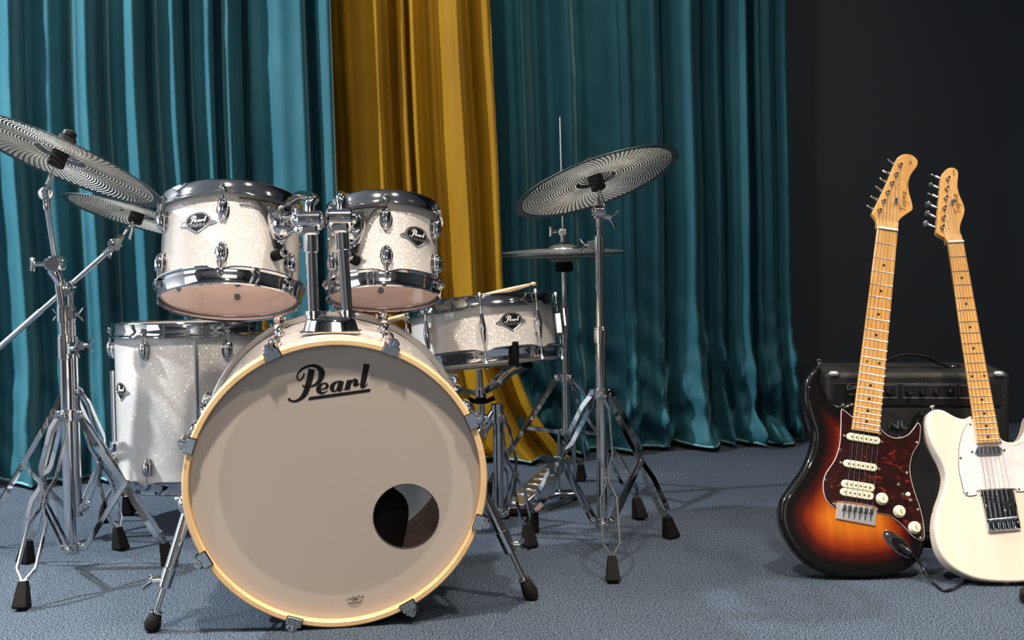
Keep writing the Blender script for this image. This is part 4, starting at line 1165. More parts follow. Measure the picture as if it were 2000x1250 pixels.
mt, nt, b = nmat('three_colour_sunburst')
at_ = N(nt, 'ShaderNodeAttribute', attribute_name='edge_distance')
r1 = ramp(nt, [(.0, (.003, .003, .003)), (.16, (.004, .003, .003)), (.32, (.055, .005, .003)), (.50, (.26, .035, .005)), (.74, (.50, .135, .010)), (1.0, (.58, .19, .014))])
ml = N(nt, 'ShaderNodeMath', operation='MULTIPLY'); ml.inputs[1].default_value = 1 / .128
nt.links.new(at_.outputs['Fac'], ml.inputs[0]); nt.links.new(ml.outputs[0], r1.inputs[0])
gn = N(nt, 'ShaderNodeTexNoise'); gn.inputs['Scale'].default_value = 1; gn.inputs['Detail'].default_value = 6; nt.links.new(objco(nt, (55, 4, 55)), gn.inputs['Vector'])
rr = ramp(nt, [(.3, (.72, .66, .6)), (.65, (1, 1, 1))]); nt.links.new(gn.outputs['Fac'], rr.inputs[0])
mx = N(nt, 'ShaderNodeMix', data_type='RGBA', blend_type='MULTIPLY'); mx.inputs[0].default_value = 1
nt.links.new(r1.outputs[0], mx.inputs[6]); nt.links.new(rr.outputs[0], mx.inputs[7]); nt.links.new(mx.outputs[2], b.inputs['Base Color'])
b.inputs['Roughness'].default_value = .3; b.inputs['Specular IOR Level'].default_value = .1; b.inputs['Coat Weight'].default_value = .55; b.inputs['Coat Roughness'].default_value = .03; SUNBURST = mt
mt, nt, b = nmat('tortoiseshell_plastic'); n1 = N(nt, 'ShaderNodeTexNoise'); n1.inputs['Scale'].default_value = 38; n1.inputs['Detail'].default_value = 5; n1.inputs['Distortion'].default_value = 1.2
nt.links.new(objco(nt, (1, 1.6, 1)), n1.inputs['Vector']); r1 = ramp(nt, [(.45, (.016, .004, .004)), (.60, (.026, .005, .004)), (.74, (.26, .026, .015))]); nt.links.new(n1.outputs['Fac'], r1.inputs[0]); nt.links.new(r1.outputs[0], b.inputs['Base Color'])
b.inputs['Roughness'].default_value = .15; b.inputs['Coat Weight'].default_value = .6; TORT = mt
WHITE_PL = mat('white_plastic', (.72, .70, .70), .25, coat=.4)
mt, nt, b = nmat('pearl_white_plastic'); n1 = N(nt, 'ShaderNodeTexNoise'); n1.inputs['Scale'].default_value = 24; n1.inputs['Detail'].default_value = 4; n1.inputs['Distortion'].default_value = 2
nt.links.new(objco(nt), n1.inputs['Vector']); r1 = ramp(nt, [(.35, (.56, .52, .54)), (.6, (.62, .59, .60))]); nt.links.new(n1.outputs['Fac'], r1.inputs[0]); nt.links.new(r1.outputs[0], b.inputs['Base Color']); b.inputs['Roughness'].default_value = .22; PEARLOID = mt
mt, nt, b = nmat('butterscotch_white_lacquer'); n1 = N(nt, 'ShaderNodeTexNoise'); n1.inputs['Scale'].default_value = 1; n1.inputs['Detail'].default_value = 4
nt.links.new(objco(nt, (30, 2.5, 30)), n1.inputs['Vector']); r1 = ramp(nt, [(.3, (.62, .52, .435)), (.7, (.68, .59, .50))]); nt.links.new(n1.outputs['Fac'], r1.inputs[0]); nt.links.new(r1.outputs[0], b.inputs['Base Color']); b.inputs['Roughness'].default_value = .28; b.inputs['Coat Weight'].default_value = .7; OFFWHITE = mt

def neck(g, nfr, zf=.010, scale=.648, dots_mt=INK):
    """neck with fingerboard, frets, dots, nut"""
    t = g.t; L = (g.nut - g.heel).length
    hw = lambda y: (g.wh + (g.wn - g.wh) * y / L) / 2     # half width at distance y from the heel
    mb = MB(); vs = []; fs = []; K = 12; m_ = 14
    for i in range(m_ + 1):
        y = L * i / m_; w_ = hw(y); dp = .0205 + (.003 if i == 0 else 0)
        for q in range(K + 1):
            a = PI * q / K; x = -w_ * math.cos(a); z = zf - .006 - dp * .78 * math.sin(a) ** .8
            p = g.ax(g.heel, x, y); vs.append(v3(p, z))
        for x, z in ((w_, zf - .001), (w_ - .001, zf), (-w_ + .001, zf), (-w_, zf - .001)): vs.append(v3(g.ax(g.heel, x, y), z))
    n = K + 5
    for i in range(m_):
        for j in range(n): j2 = (j + 1) % n; fs.append((i * n + j, (i + 1) * n + j, (i + 1) * n + j2, i * n + j2))
    fs.append(tuple(range(n))); fs.append(tuple(m_ * n + j for j in range(n))[::-1]); mb.add(vs, fs)
    nk = mb.build('neck', MAPLE, t, sharp=40)
    s_eff = L / (1 - 2 ** (-(nfr + .55) / 12))
    ys = [L - s_eff * (1 - 2 ** (-k / 12)) for k in range(nfr + 1)]
    me = None
    for k in range(1, nfr + 1):
        w_ = hw(ys[k]); mb = MB()
        mb.path([v3(g.ax(g.heel, q * w_, ys[k]), zf + .0002 - .0004 * q * q) for q in (-1, -.5, 0, .5, 1)], .00115, 8)
        mb.build('fret', CHROME_SOFT, nk)
    for k in (3, 5, 7, 9, 12, 15, 17, 19, 21):
        if k > nfr: continue
        y = (ys[k] + ys[k - 1]) / 2
        for x in ((-.0135, .0135) if k == 12 else (0,)):
            p = g.ax(g.heel, x, y); mb = MB(); mb.cyl(v3(p, zf - .001), v3(p, zf + .0002), .0029, n=16); mb.build('dot_inlay', dots_mt, nk)
    mb = MB(); mb.box((0, 0, 0), (g.wn, .0045, .010), Matrix.Translation(v3(g.nut, zf - .001)) @ Matrix.Rotation(math.atan2(g.ex.y, g.ex.x), 4, 'Z'), b=.0008); mb.build('nut', mat('bone_nut', (.8, .77, .68), .4) if 'bone_nut' not in bpy.data.materials else bpy.data.materials['bone_nut'], t)
    return nk, ys, hw, L
def headstock(g, pts, posts, buttons, tree, nutc, h=-.002, thick=.015):
    out = smooth_closed(g.poly(pts, h), 4)
    t = g.t; mb = MB(); mb.prism(out, h - thick, h, bev=.0012); hs = mb.build('headstock', MAPLE_HEAD, t, sharp=30)
    # volute wedge joining fingerboard level to the head
    mb = MB(); w_ = g.wn / 2
    vs = [v3(g.ax(g.nut, -w_, .002), .007), v3(g.ax(g.nut, w_, .002), .007), v3(g.ax(g.nut, w_ * 1.1, .022), h + .0004), v3(g.ax(g.nut, -w_ * 1.1, .022), h + .0004),
          v3(g.ax(g.nut, -w_, .002), h - .012), v3(g.ax(g.nut, w_, .002), h - .012)]
    mb.add(vs, [(0, 1, 2, 3), (0, 3, 4), (1, 5, 2), (0, 4, 5, 1), (3, 2, 5, 4)]); mb.build('neck_transition', MAPLE_HEAD, t, smooth=False)
    P = [g.G(*p, h + .006) for p in posts]
    for p, bp in zip(P, buttons):
        tn = MB(); tn.cyl(v3(p, h), v3(p, h + .002), .0050, n=20); tn.path([v3(p, h), v3(p, h + .005), v3(p, h + .008), v3(p, h + .0125), v3(p, h + .014)], [.0034, .0034, .0026, .0034, .0028], 14)
        o = tn.build('tuner_post', CHROME, t)
        b_ = g.G(*bp, h - .008); zb = h - .009; mb = MB(); d = V((b_.x - p.x, b_.y - p.y, 0)).normalized(); q = v3(b_, zb)
        mb.cyl(v3(p, zb), q - d * .004, .0024, n=10); mb.cyl(q - d * .012, q - d * .004, .0038, n=12)
        mb.ell((0, 0, 0), (.0065, .0034, .0088), frame(q + d * .003, V((0, 0, 1)) + V((d.y, -d.x, 0)) * random.uniform(-.9, .9), d), nu=14)
        mb.box((0, 0, 0), (.016, .022, .010), frame(v3(p, h - thick - .004), (0, 0, 1), d), b=.002)
        mb.build('tuning_key', CHROME, o)
    mb = MB(); p = g.G(*tree, h + .004); mb.cyl(v3(p, h), v3(p, h + .007), .0038, n=14); mb.cyl(v3(p, h + .006), v3(p, h + .008), .0052, n=14); mb.build('string_tree', CHROME, t)
    return P, hs
def decal(g, parent, pts, p0, p1, h, name='lettering', mt_=None):
    """shape laid along the line p0->p1 (pixels): shape x runs -0.5..0.5"""
    a = g.G(*p0, h); b_ = g.G(*p1, h); e = (b_ - a); L = e.length; e = e / L; f_ = V((-e.y, e.x)); c = (a + b_) / 2
    mb = MB(); mb.add([v3(c + e * (x * L) + f_ * (y * L), h) for x, y, _ in pts[0]], pts[1]); return mb.build(name, mt_ or INK, parent, smooth=False)
def strings(g, P, bridge, zb, order=None, hn=.0115, h=-.002):
    mb_all = []
    for k in range(6):
        x = (-.5 + k / 5) * (g.wn - .008); nn = g.ax(g.nut, x, 0); p = P[k]; bq = bridge[k]
        mb = MB(); mb.path([v3(p, h + .008), v3(nn, hn), v3(bq, zb), v3(V(bq) - V((g.ey.x, g.ey.y)) * .006, zb - .004)], .00062 if k < 3 else .00042, 6)
        mb.build('string', STEEL, g.t)
def screw(parent_list, p, z=.0025, r=.0030): parent_list.ell(v3(p, z), (r, r, r * .45), nu=12, nv=6)

# ---- sunburst guitar
s2 = lambda pts: [(1500 + x / 2.314, 660 + y / 2.314) for x, y in pts]
s4 = lambda pts: [(1600 + x / 3.675, 820 + y / 3.675) for x, y in pts]
h3 = lambda pts: [(1620 + x / 6.25, 280 + y / 6.25) for x, y in pts]
g = Guitar('electric_guitar', 'sunburst electric guitar with tortoiseshell pickguard leaning on the amplifier', (1640, 1124), 14, (1713, 446), (1753, 450), (1663, 840), (1717, 846))
BODY = s2([(232, 122), (212, 134), (184, 165), (166, 220), (166, 290), (185, 365), (204, 430), (197, 500), (163, 585), (103, 672), (62, 742), (55, 820), (76, 895), (121, 966), (190, 1030), (285, 1070), (385, 1083), (490, 1080),
           (590, 1062), (662, 1026), (702, 970), (716, 900), (713, 830), (700, 760), (672, 690), (655, 625), (664, 560), (690, 500), (702, 440), (708, 385), (704, 345), (692, 330), (678, 350), (655, 395), (622, 430), (585, 440), (548, 432), (516, 410), (500, 385),
           (496, 330), (420, 300), (386, 284), (352, 296), (318, 298), (285, 278), (262, 240), (250, 190), (246, 145)])
out = smooth_closed(g.poly(BODY), 4)
guitar_body(out, .045, .011, SUNBURST, g.t)
PG = s2([(330, 326), (345, 328), (372, 350), (384, 356), (470, 380), (500, 400), (520, 424), (552, 446), (590, 452), (630, 438), (658, 408), (676, 384), (688, 400), (686, 450), (680, 478), (655, 520), (642, 570), (643, 620), (660, 690), (688, 770), (704, 850), (706, 902), (692, 915), (655, 898), (605, 845), (548, 803), (488, 789),
         (480, 762), (316, 738), (312, 768), (296, 765), (262, 733), (247, 672), (260, 612), (300, 552), (322, 484), (328, 400)])
pgl = g.poly(PG); sm = []
pgo = resample(smooth_closed(pgl, 3), .006)
mb = MB(); mb.prism(pgo, .0, .0016); a = mb.build('pickguard', WHITE_PL, g.t, smooth=False); mb = MB(); mb.prism(inset(ccw(pgo), .0011), .0016, .0024); mb.build('pickguard_face', TORT, a, smooth=False)
scr = MB()
for p in s4([(152, 212), (45, 427), (107, 603), (410, 652), (440, 98), (703, 162), (630, 380), (710, 642), (728, 848), (235, 25) if False else (172, -110)]): screw(scr, g.G(*p, .003))
scr.build('pickguard_screws', CHROME, g.t)
neck(g, 22)
HS = h3([(588, 1025), (592, 980), (560, 912), (520, 862), (524, 842), (600, 690), (700, 480), (795, 250), (830, 180), (885, 140), (950, 130), (1020, 148), (1070, 195), (1080, 240), (1062, 290), (1010, 360), (975, 430), (965, 520), (975, 600), (1000, 690), (1018, 775), (1012, 812), (960, 852), (890, 900), (850, 945), (835, 990), (832, 1035), (710, 1045)])
P, hs = headstock(g, HS, h3([(617, 818), (668, 705), (718, 598), (768, 485), (820, 378), (870, 262)]), h3([(490, 775), (540, 660), (595, 550), (645, 440), (690, 345), (742, 222)]), h3([(815, 697)])[0], None)
decal(g, hs, SIGNATURE, *h3([(905, 838), (915, 585)]), -.0018)
v_, f_ = text_mesh('TW SERIES', 1.0); decal(g, hs, ([(x / 5.3, y / 5.3, 0) for x, y, _ in v_], f_), *h3([(945, 585), (955, 455)]), -.0018, 'print')
v_, f_ = text_mesh('530', 1.0, True); decal(g, hs, ([(x / 1.9, y / 1.9, 0) for x, y, _ in v_], f_), *h3([(985, 270), (993, 208)]), -.0018, 'print')
def bar_pickup(c, L, W, mt_, pole_mt, z0=.0024, hh=.005, scr_=True):
    mb = MB(); mb.prism(g.caps(c, L, W), z0, z0 + hh, bev=.0015); o = mb.build('pickup', mt_, g.t, sharp=30)
    mb = MB()
    for k in range(6): p = g.ax(c, (-.5 + k / 5) * .052); mb.cyl(v3(p, z0 + hh - .001), v3(p, z0 + hh + .0006), .0024, n=12)
    mb.build('pole_pieces', pole_mt, o)
    if scr_:
        mb = MB()
        for q in (-1, 1): screw(mb, g.ax(c, q * (L / 2 + .0045)), z0 + .001, .0030)
        mb.build('pickup_screws', CHROME, o)
for c, L, W, sc_ in (((318, 135), .074, .0165, True), ((295, 328), .074, .0165, True), ((279, 473), .073, .0170, False), ((271, 532), .073, .0170, False)):
    bar_pickup(g.G(*s4([c])[0], .005), L, W, CREAM, STEEL, scr_=sc_)
for c in s4([(457, 567), (582, 657), (692, 773)]):
    p = g.G(*c, .010); mb = MB(); mb.lathe([(.0135, 0), (.0135, .002), (.0118, .004), (.0100, .012), (.0088, .0135), (.0001, .0135)], 32, frame(v3(p, .0024), (0, 0, 1)))
    kn = mb.build('control_knob', CREAM, g.t); v_, f_ = text_mesh('TONE' if c[0] > 1730 else 'VOL', 1.0, True); mb = MB(); fm = frame(v3(p, .0161), (0, 0, 1), (.35, -1, 0))
    mb.add([(x * .0042, y * .0042, 0) for x, y, _ in v_], f_, fm); mb.build('knob_print', INK, kn, smooth=False)
    mb = MB()
    for k in range(11): a_ = k * 2 * PI / 11; mb.box((.0122 * math.cos(a_), .0122 * math.sin(a_), .0032), (.0016, .0005, .0008), frame(v3(p, .0024), (0, 0, 1)))
    mb.build('knob_marks', INK, kn, smooth=False)
mb = MB()
for c in s4([(570, 461), (655, 575)]): screw(mb, g.G(*c, .003), .0025, .0034)
mb.build('switch_screws', CHROME, g.t)
a_, b2 = (g.G(*p, .0024) for p in s4([(588, 488), (622, 532)])); mb = MB(); mb.path([v3(a_, .0026), v3(b2, .0026)], .0018, 8); mb.build('switch_slot', BLACK, g.t)
p = g.G(*s4([(632, 535)])[0], .012); mb = MB(); mb.path([v3(p, .002), v3(p, .010), v3(p, .013), v3(p, .019), v3(p, .021)], [.0016, .0018, .0042, .0050, .0030], 14); mb.build('switch_tip', CREAM, g.t)
# bridge
bl = g.poly(s4([(133, 590), (385, 625), (415, 668), (405, 762), (120, 708)]), .004)
mb = MB(); mb.prism(bl, .0, .0030, bev=.0008); br = mb.build('bridge_plate', SATIN, g.t, sharp=30)
bridge = []
for k in range(6):
    c = V(g.G(*s4([(180 + 39 * k, 640 + 5.2 * k)])[0], .008)); bridge.append(g.ax(c, 0, .004))
    fm = frame(v3(c, .0065), (0, 0, 1), v3(g.ex, 0)); mb = MB(); mb.box((0, .002, 0), (.0092, .014, .006), fm, b=.0012); mb.cyl(fm @ V((0, -.005, 0)), fm @ V((0, -.018, 0)), .0014, n=8)
    for q in (-.0028, .0028): mb.cyl(fm @ V((q, .004, .002)), fm @ V((q, .004, .0055)), .0012, n=8)
    mb.build('saddle', CHROME, br)
strings(g, P, bridge, .0115)
# output jack plate with plug
jc = g.G(*s4([(566, 893)])[0], .002); jd = (g.G(*s4([(668, 985)])[0], .002) - jc).normalized(); jn = V((-jd.y, jd.x))
mb = MB(); mb.prism([tuple(jc + jd * (.040 * math.cos(a_)) + jn * (.0155 * math.sin(a_))) for a_ in [2 * PI * k / 40 for k in range(40)]], 0, .0020, bev=.0008); jp = mb.build('jack_plate', CHROME, g.t, sharp=30)
mb = MB(); q = []
rim = [tuple(jc + jd * (.008 + .026 * math.cos(a_)) + jn * (.0125 * math.sin(a_))) for a_ in [2 * PI * k / 32 for k in range(32)]]
mb.prism(rim, .0020, .0023); mb.build('jack_cup', BLACK_GLOSS, jp, smooth=False)
mb = MB(); mb.path([v3(p, .0024) for p in rim], .0010, 6, closed=True); screw(mb, jc - jd * .030, .0022, .0036); mb.build('jack_rim', CHROME, jp)
btn = lambda mb, p, d: (mb.path([p, p + d * .006, p + d * .009, p + d * .012], [.0045, .0038, .0075, .0060], 14))
mb = MB(); q = g.G(*s2([(235, 121)])[0], -.02); btn(mb, v3(q, -.022), V((.0, 1, 0))); q = g.G(1651, 1121, -.02); mb.path([v3(q, -.02), v3(q, -.02) + V((0, -.006, 0))], [.005, .007], 12); mb.build('strap_button', CHROME, g.t)
strat = g
# cable
C0 = g.M @ v3(jc + jd * .004, .005); C1 = g.M @ v3(jc + jd * .030, .013); C2 = g.M @ v3(jc + jd * .045, .012)
t = thing('guitar_cable', 'black cable plugged into the sunburst guitar and running down to the carpet', 'cable', loc=C0)
mb = MB(); mb.path([V((0, 0, 0)), (C1 - C0) * .5, C1 - C0], [.0062, .0078, .0072], 16); mb.build('plug', BLACK_GLOSS, t)
mb = MB()
dC = (C2 - C1)
for k in range(5): mb.path([C1 - C0 + dC * (k * .22), C1 - C0 + dC * (k * .22 + .14)], [.0056 - .0005 * k] * 2, 12)
mb.path([C1 - C0, C2 - C0], [.0042, .0034], 10); mb.build('strain_relief', BLACK, t)
mb = MB(); cab = [C1 - C0, C2 - C0, g.M @ v3(jc + jd * .062, .008) - C0, at(1803, 1112, 2.575) - C0, at(1822, 1138, 2.555) - C0, gnd(1843, 1153, .004) - C0, gnd(1866, 1147, .004) - C0, gnd(1884, 1134, .004) - C0, gnd(1900, 1115, .004) - C0]
mb.path(smooth_open(cab, 8), .0031, 10); mb.build('cord', BLACK_GLOSS, t)

# ---- white guitar
t5 = lambda pts: [(1780 + x / 3.127, 780 + y / 3.127) for x, y in pts]
g = Guitar('electric_guitar', 'cream white single-cutaway electric guitar leaning at the right edge of the frame', (1960, 1135), 21, (1850, 474), (1881, 473), (1908, 866), (1953, 863))
BODY = [(1812, 812), (1818, 803), (1831, 799), (1846, 802), (1860, 810), (1874, 816), (1886, 817), (1897, 812), (1902, 820), (1930, 850), (1950, 848)] + \
       [(1958, 858), (1972, 863), (1988, 860), (2000, 846), (2006, 828), (2010, 812), (2022, 802), (2040, 801), (2058, 808), (2071, 826), (2076, 852), (2070, 880), (2060, 908), (2057, 935), (2066, 965), (2084, 1000), (2098, 1040), (2100, 1080), (2084, 1110), (2050, 1128), (2005, 1136), (1960, 1137)] + \
       [(1912, 1132), (1876, 1118), (1850, 1098), (1834, 1072), (1827, 1040), (1828, 1012), (1834, 985), (1843, 960), (1848, 930), (1841, 905), (1827, 880), (1816, 855), (1811, 830)]
out = smooth_closed(g.poly(BODY), 4)
guitar_body(out, .042, .0055, OFFWHITE, g.t)
PG = t5([(356, 140), (325, 175), (300, 240), (287, 330), (289, 430), (306, 510), (331, 586), (400, 582), (412, 556), (622, 546), (640, 565), (700, 562), (800, 556), (852, 500), (850, 400), (820, 300), (790, 240), (740, 262), (690, 262), (620, 285), (560, 262), (540, 240), (470, 200), (392, 150)])
pgo = resample(smooth_closed(g.poly(PG), 3), .006)
mb = MB(); mb.prism(pgo, 0, .0016); a = mb.build('pickguard', BLACK, g.t, smooth=False); mb = MB(); mb.prism(inset(ccw(pgo), .0006), .0016, .0024); mb.build('pickguard_face', PEARLOID, a, smooth=False)
scr = MB()
for p in t5([(361, 153), (301, 358), (340, 573), (545, 262), (657, 549)]): screw(scr, g.G(*p, .003))
scr.build('pickguard_screws', CHROME, g.t)
neck(g, 21)
HS = h3([(1440, 1222), (1432, 1180), (1400, 1148), (1360, 1130), (1318, 1100), (1308, 1060), (1330, 800), (1352, 560), (1366, 400), (1395, 350), (1440, 308), (1490, 294), (1535, 304), (1570, 342), (1573, 400), (1566, 470), (1572, 560), (1600, 655), (1638, 740), (1652, 810), (1640, 880), (1610, 960), (1592, 1050), (1604, 1130), (1636, 1205), (1540, 1225)])
P, hs = headstock(g, HS, h3([(1383, 1018), (1396, 903), (1408, 783), (1426, 662), (1438, 545), (1452, 428)]), h3([(1188, 985), (1208, 862), (1218, 748), (1232, 622), (1248, 510), (1268, 392)]), h3([(1506, 715)])[0], None)
decal(g, hs, SIGNATURE, *h3([(1590, 870), (1532, 620)]), -.0018)
v_, f_ = text_mesh('TW SERIES', 1.0); decal(g, hs, ([(x / 5.3, y / 5.3, 0) for x, y, _ in v_], f_), *h3([(1592, 640), (1560, 490)]), -.0018, 'print')
v_, f_ = text_mesh('TW 55', 1.0, True); decal(g, hs, ([(x / 3, y / 3, 0) for x, y, _ in v_], f_), *h3([(1524, 400), (1518, 325)]), -.0018, 'print')
mb = MB(); c = g.G(*t5([(472, 313)])[0], .006); mb.prism(g.caps(c, .060, .0185), .0024, .0075, bev=.002); o = mb.build('neck_pickup', CHROME_SOFT, g.t, sharp=30)
mb = MB()
for q in (-1, 1): screw(mb, g.ax(c, q * .035), .003, .0030)
mb.build('pickup_screws', CHROME, o)
bl = g.poly(t5([(420, 558), (620, 548), (664, 790), (470, 806)]), .002)
mb = MB(); mb.prism(bl, 0, .0022); br = mb.build('bridge_plate', CHROME, g.t, smooth=False)
mb = MB(); B4 = [V(p) for p in bl]
for i, j in ((3, 0), (2, 3), (1, 2)): mb.path([v3(B4[i], .0035), v3(B4[j], .0035)], .0026, 4, flat=.5, up=(0, 0, 1))
mb.build('bridge_rim', CHROME, br, smooth=False)
pc = (g.G(*t5([(442, 602)])[0], .004) + g.G(*t5([(630, 650)])[0], .004)) / 2; pd = (g.G(*t5([(630, 650)])[0], .004) - g.G(*t5([(442, 602)])[0], .004)).normalized(); pn = V((-pd.y, pd.x))
mb = MB(); mb.prism([tuple(pc + pd * (x * .024 + .0085 * math.copysign(1, x) * math.cos(a_)) + pn * (.0085 * math.sin(a_))) for x, a_ in [(1, -PI / 2 + PI * k / 8) for k in range(9)] + [(-1, -(PI / 2 + PI * k / 8)) for k in range(9)]], .0022, .0040); o = mb.build('pickup', BLACK_METAL, br, smooth=False)
mb = MB()
for k in range(6): p = pc + pd * ((-.5 + k / 5) * .046); mb.cyl(v3(p, .004), v3(p, .0048), .0024, n=12)
bo = mb
bo.build('pole_pieces', CHROME, br)
bridge = []
for k in range(6):
    a0 = V(g.G(*t5([(482 + 29.5 * k, 738 - 3.0 * k)])[0], .008)); bridge.append(g.ax(a0, 0, 0))
    fm = frame(v3(a0, .0075), (0, 0, 1), v3(g.ex, 0)); mb = MB(); mb.cyl(fm @ V((-.0045, 0, 0)), fm @ V((.0045, 0, 0)), .0034, n=12); mb.cyl(fm @ V((0, 0, 0)), fm @ V((0, -.021, -.001)), .0015, n=8)
    for q in (-.0026, .0026): mb.cyl(fm @ V((q, 0, 0)), fm @ V((q, 0, .0045)), .0011, n=8)
    mb.ell(fm @ V((0, -.0205, -.0008)), (.0028, .0028, .0028), nu=8, nv=6); mb.build('saddle', CHROME, br)
strings(g, P, bridge, .0115)
mb = MB()
for c in t5([(527, 580), (460, 652), (576, 680), (655, 750)]): screw(mb, g.G(*c, .003), .0026, .0034)
mb.build('bridge_screws', CHROME, br)
mb = MB(); q = g.G(1823, 801, -.02); btn(mb, v3(q, -.02), V((-.2, 1, 0)).normalized()); q = g.G(1965, 1136, -.02); mb.path([v3(q, -.02), v3(q, -.02) + V((0, -.007, 0))], [.005, .007], 12); mb.build('strap_button', CHROME, g.t)
# control plate beyond the bridge
c = g.G(2052, 1012, .002); mb = MB(); mb.prism(g.caps(c, .036, .036) if False else [tuple(V(c) + g.ex * (.017 * math.cos(a_)) + g.ey * ((.062 if math.sin(a_) > 0 else -.062) + .017 * math.sin(a_))) for a_ in [2 * PI * k / 28 for k in range(28)]], 0, .0018); cp = mb.build('control_plate', CHROME, g.t, smooth=False)
for q in (-.045, .0): p = g.ax(c, 0, q); mb = MB(); mb.lathe([(.0095, 0), (.0095, .014), (.008, .0155), (.0001, .0155)], 28, frame(v3(p, .0018), (0, 0, 1))); mb.build('control_knob', CHROME, cp)

# ---- amplifier
TOLEX = mat('black_tolex', (.010, .010, .011), .55, Specular_IOR_Level=.35)
nt = TOLEX.node_tree; b = nt.nodes['Principled BSDF']; n1 = N(nt, 'ShaderNodeTexVoronoi'); n1.inputs['Scale'].default_value = 420; nt.links.new(objco(nt), n1.inputs['Vector']); bump(nt, b, n1.outputs['Distance'], .8, .0008)
AL = at(1609, 727, 2.90); AXD = V((1, -.17, 0)).normalized(); AYD = V((.17, 1, 0)).normalized(); AH = AL.z; AW = .420; AD = .26
AM = frame((AL.x, AL.y, 0), (0, 0, 1), AXD)       # x right, y back, z up; origin front left foot
t = thing('amplifier', 'small black combo amplifier with top handle behind the two guitars', 'amplifier', AM)
mb = MB(); W2 = AW
th_ = .018
out = [(0, .012), (AW, .012), (AW, AH), (0, AH)]
mb.box((AW / 2, AD / 2, .012 + (AH - .012) / 2), (AW, AD, AH - .012)); cb = mb.build('cabinet', TOLEX, t)
bv = cb.modifiers.new('round', 'BEVEL'); bv.width = .014; bv.segments = 4
fy = -.0015
mb = MB(); mb.box((AW / 2, -.001, AH - .052), (AW - .044, .006, .052), b=.001); pn_ = mb.build('control_panel', BLACK_METAL, t)
mb = MB()
def pxl(x, y):   # pixel on the amplifier's front
    d = AM.inverted().to_3x3() @ ray(x, y); o = AM.inverted() @ CAM_O; k = (-.0045 - o.y) / d.y; p = o + d * k; return p
GREYP = mat('grey_print', (.12, .12, .125), .5)
for x0, x1 in ((1722, 1752), (1764, 1815), (1817, 1868), (1874, 1925)):
    a = pxl(x0, 747); b_ = pxl(x1, 774); a.z, b_.z = AH - .030, AH - .061
    mb.path([(a.x, -.0046, a.z), (b_.x, -.0046, a.z), (b_.x, -.0046, b_.z), (a.x, -.0046, b_.z)], .0006, 4, closed=True)
    mb.box(((a.x + b_.x) / 2, -.0044, b_.z + .0018), (b_.x - a.x, .0012, .0028))
mb.build('panel_frames', GREYP, pn_, smooth=False)
for x in (1776, 1802, 1829, 1856, 1737):
    p = pxl(x, 761); c = V((p.x, -.004, AH - .046)); mb = MB()
    mb.path([c, c + V((0, -.003, 0)), c + V((0, -.004, 0)), c + V((0, -.012, 0)), c + V((0, -.0135, 0))], [.0092, .0092, .0070, .0062, .0050], 24)
    mb.box(c + V((0, -.014, .003)), (.0012, .0016, .006)); kn = mb.build('control_knob', BLACK_GLOSS, t)
    mb = MB()
    for k in range(11): a_ = D(-130 + 26 * k); mb.box(c + V((.0115 * math.sin(a_), -.0002, .0115 * math.cos(a_))), (.0008, .0008, .0008))
    mb.build('knob_scale', GREYP, kn, smooth=False)
def amp_text(s_, x, z, sz, mt_, bold=False, th=.002):
    v_, f_ = text_mesh(s_, 1.0, bold); mb = MB(); mb.add([(x + u * sz, -.0046 - th, z + w_ * sz) for u, w_, _ in v_], f_); return mb.build('lettering', mt_, t, smooth=False)
p = pxl(1663, 752); amp_text('DA', p.x + .001, AH - .036, .017, GREYP, True, .0002); amp_text('DRUM A', p.x + .006, AH - .052, .0065, GREYP, True, .0002)
MESHG = mat('black_grille_cloth', (.008, .008, .009), .8)
mb = MB(); mb.box((AW / 2, .000, (AH - .086 + .03) / 2 + .005), (AW - .05, .004, AH - .125), b=.001); mb.build('grille', MESHG, t)
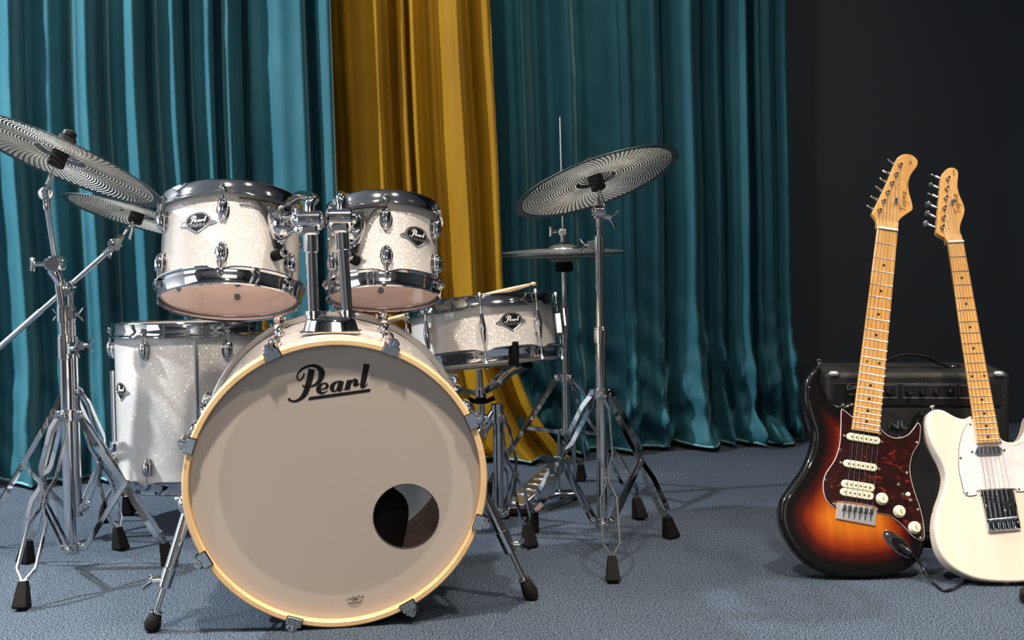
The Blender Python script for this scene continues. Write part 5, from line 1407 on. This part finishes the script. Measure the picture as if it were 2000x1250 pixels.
v_, f_ = text_mesh('NUX', 1.0, True); p = pxl(1734, 829); sz = .027; mnx = min(q[0] for q in v_); mb = MB()
fr_ = [(p.x + (u - mnx) * sz * 1.35, -.0075, p.z + w_ * sz) for u, w_, _ in v_]; mb.add(fr_, f_); o = mb.build('logo', CHROME_SOFT, t, smooth=False)
so = o.modifiers.new('depth', 'SOLIDIFY'); so.thickness = .003; so.offset = 1
for q in (0, 1):
    x = (.024 if q == 0 else AW - .024); mb = MB(); mb.box((x, .0085, AH - .0045), (.026, .026, .013), b=.004); mb.build('corner_protector', CHROME_SOFT if False else mat('dark_corner_metal', (.5, .5, .5), .32, .9) if 'dark_corner_metal' not in bpy.data.materials else bpy.data.materials['dark_corner_metal'], t)
mb = MB(); hx0, hx1 = AW * .27, AW * .74; hy = AD * .42
mb.path(smooth_open([(hx0, hy, AH + .004), (hx0 + .03, hy, AH + .010), (hx0 + .06, hy, AH + .026), ((hx0 + hx1) / 2, hy, AH + .033), (hx1 - .06, hy, AH + .026), (hx1 - .03, hy, AH + .010), (hx1, hy, AH + .004)], 8), .010, 12, flat=.35, up=(0, 1, 0)); mb.build('handle', BLACK, t)
for x in (hx0, hx1): mb = MB(); mb.box((x, hy, AH + .003), (.036, .022, .008), b=.003); mb.build('handle_bracket', BLACK_GLOSS, t)
for x in (.04, AW - .04):
    for y in (.04, AD - .04): mb = MB(); mb.cyl((x, y, 0), (x, y, .014), .014, .016, 16); mb.build('rubber_foot', BLACK, t)
# stand foot at the right edge
q = gnd(2004, 1166, .012); t = thing('guitar_stand', 'black tubular stand foot beside the white guitar at the right edge', 'guitar stand', loc=(q.x, q.y, 0))
mb = MB(); mb.path([(0, 0, .014), (.015, .03, .014), (.10, .20, .014)], .0095, 14); mb.path([(.10, .20, .014), (.30, .22, .014), (.34, .02, .014)], .0095, 14); mb.build('tube_frame', BLACK, t)
mb = MB(); mb.path([(-.006, -.014, .014), (-.002, -.008, .014), (.010, .022, .014)], [.010, .0138, .0138], 14); mb.build('rubber_cap', BLACK, t)
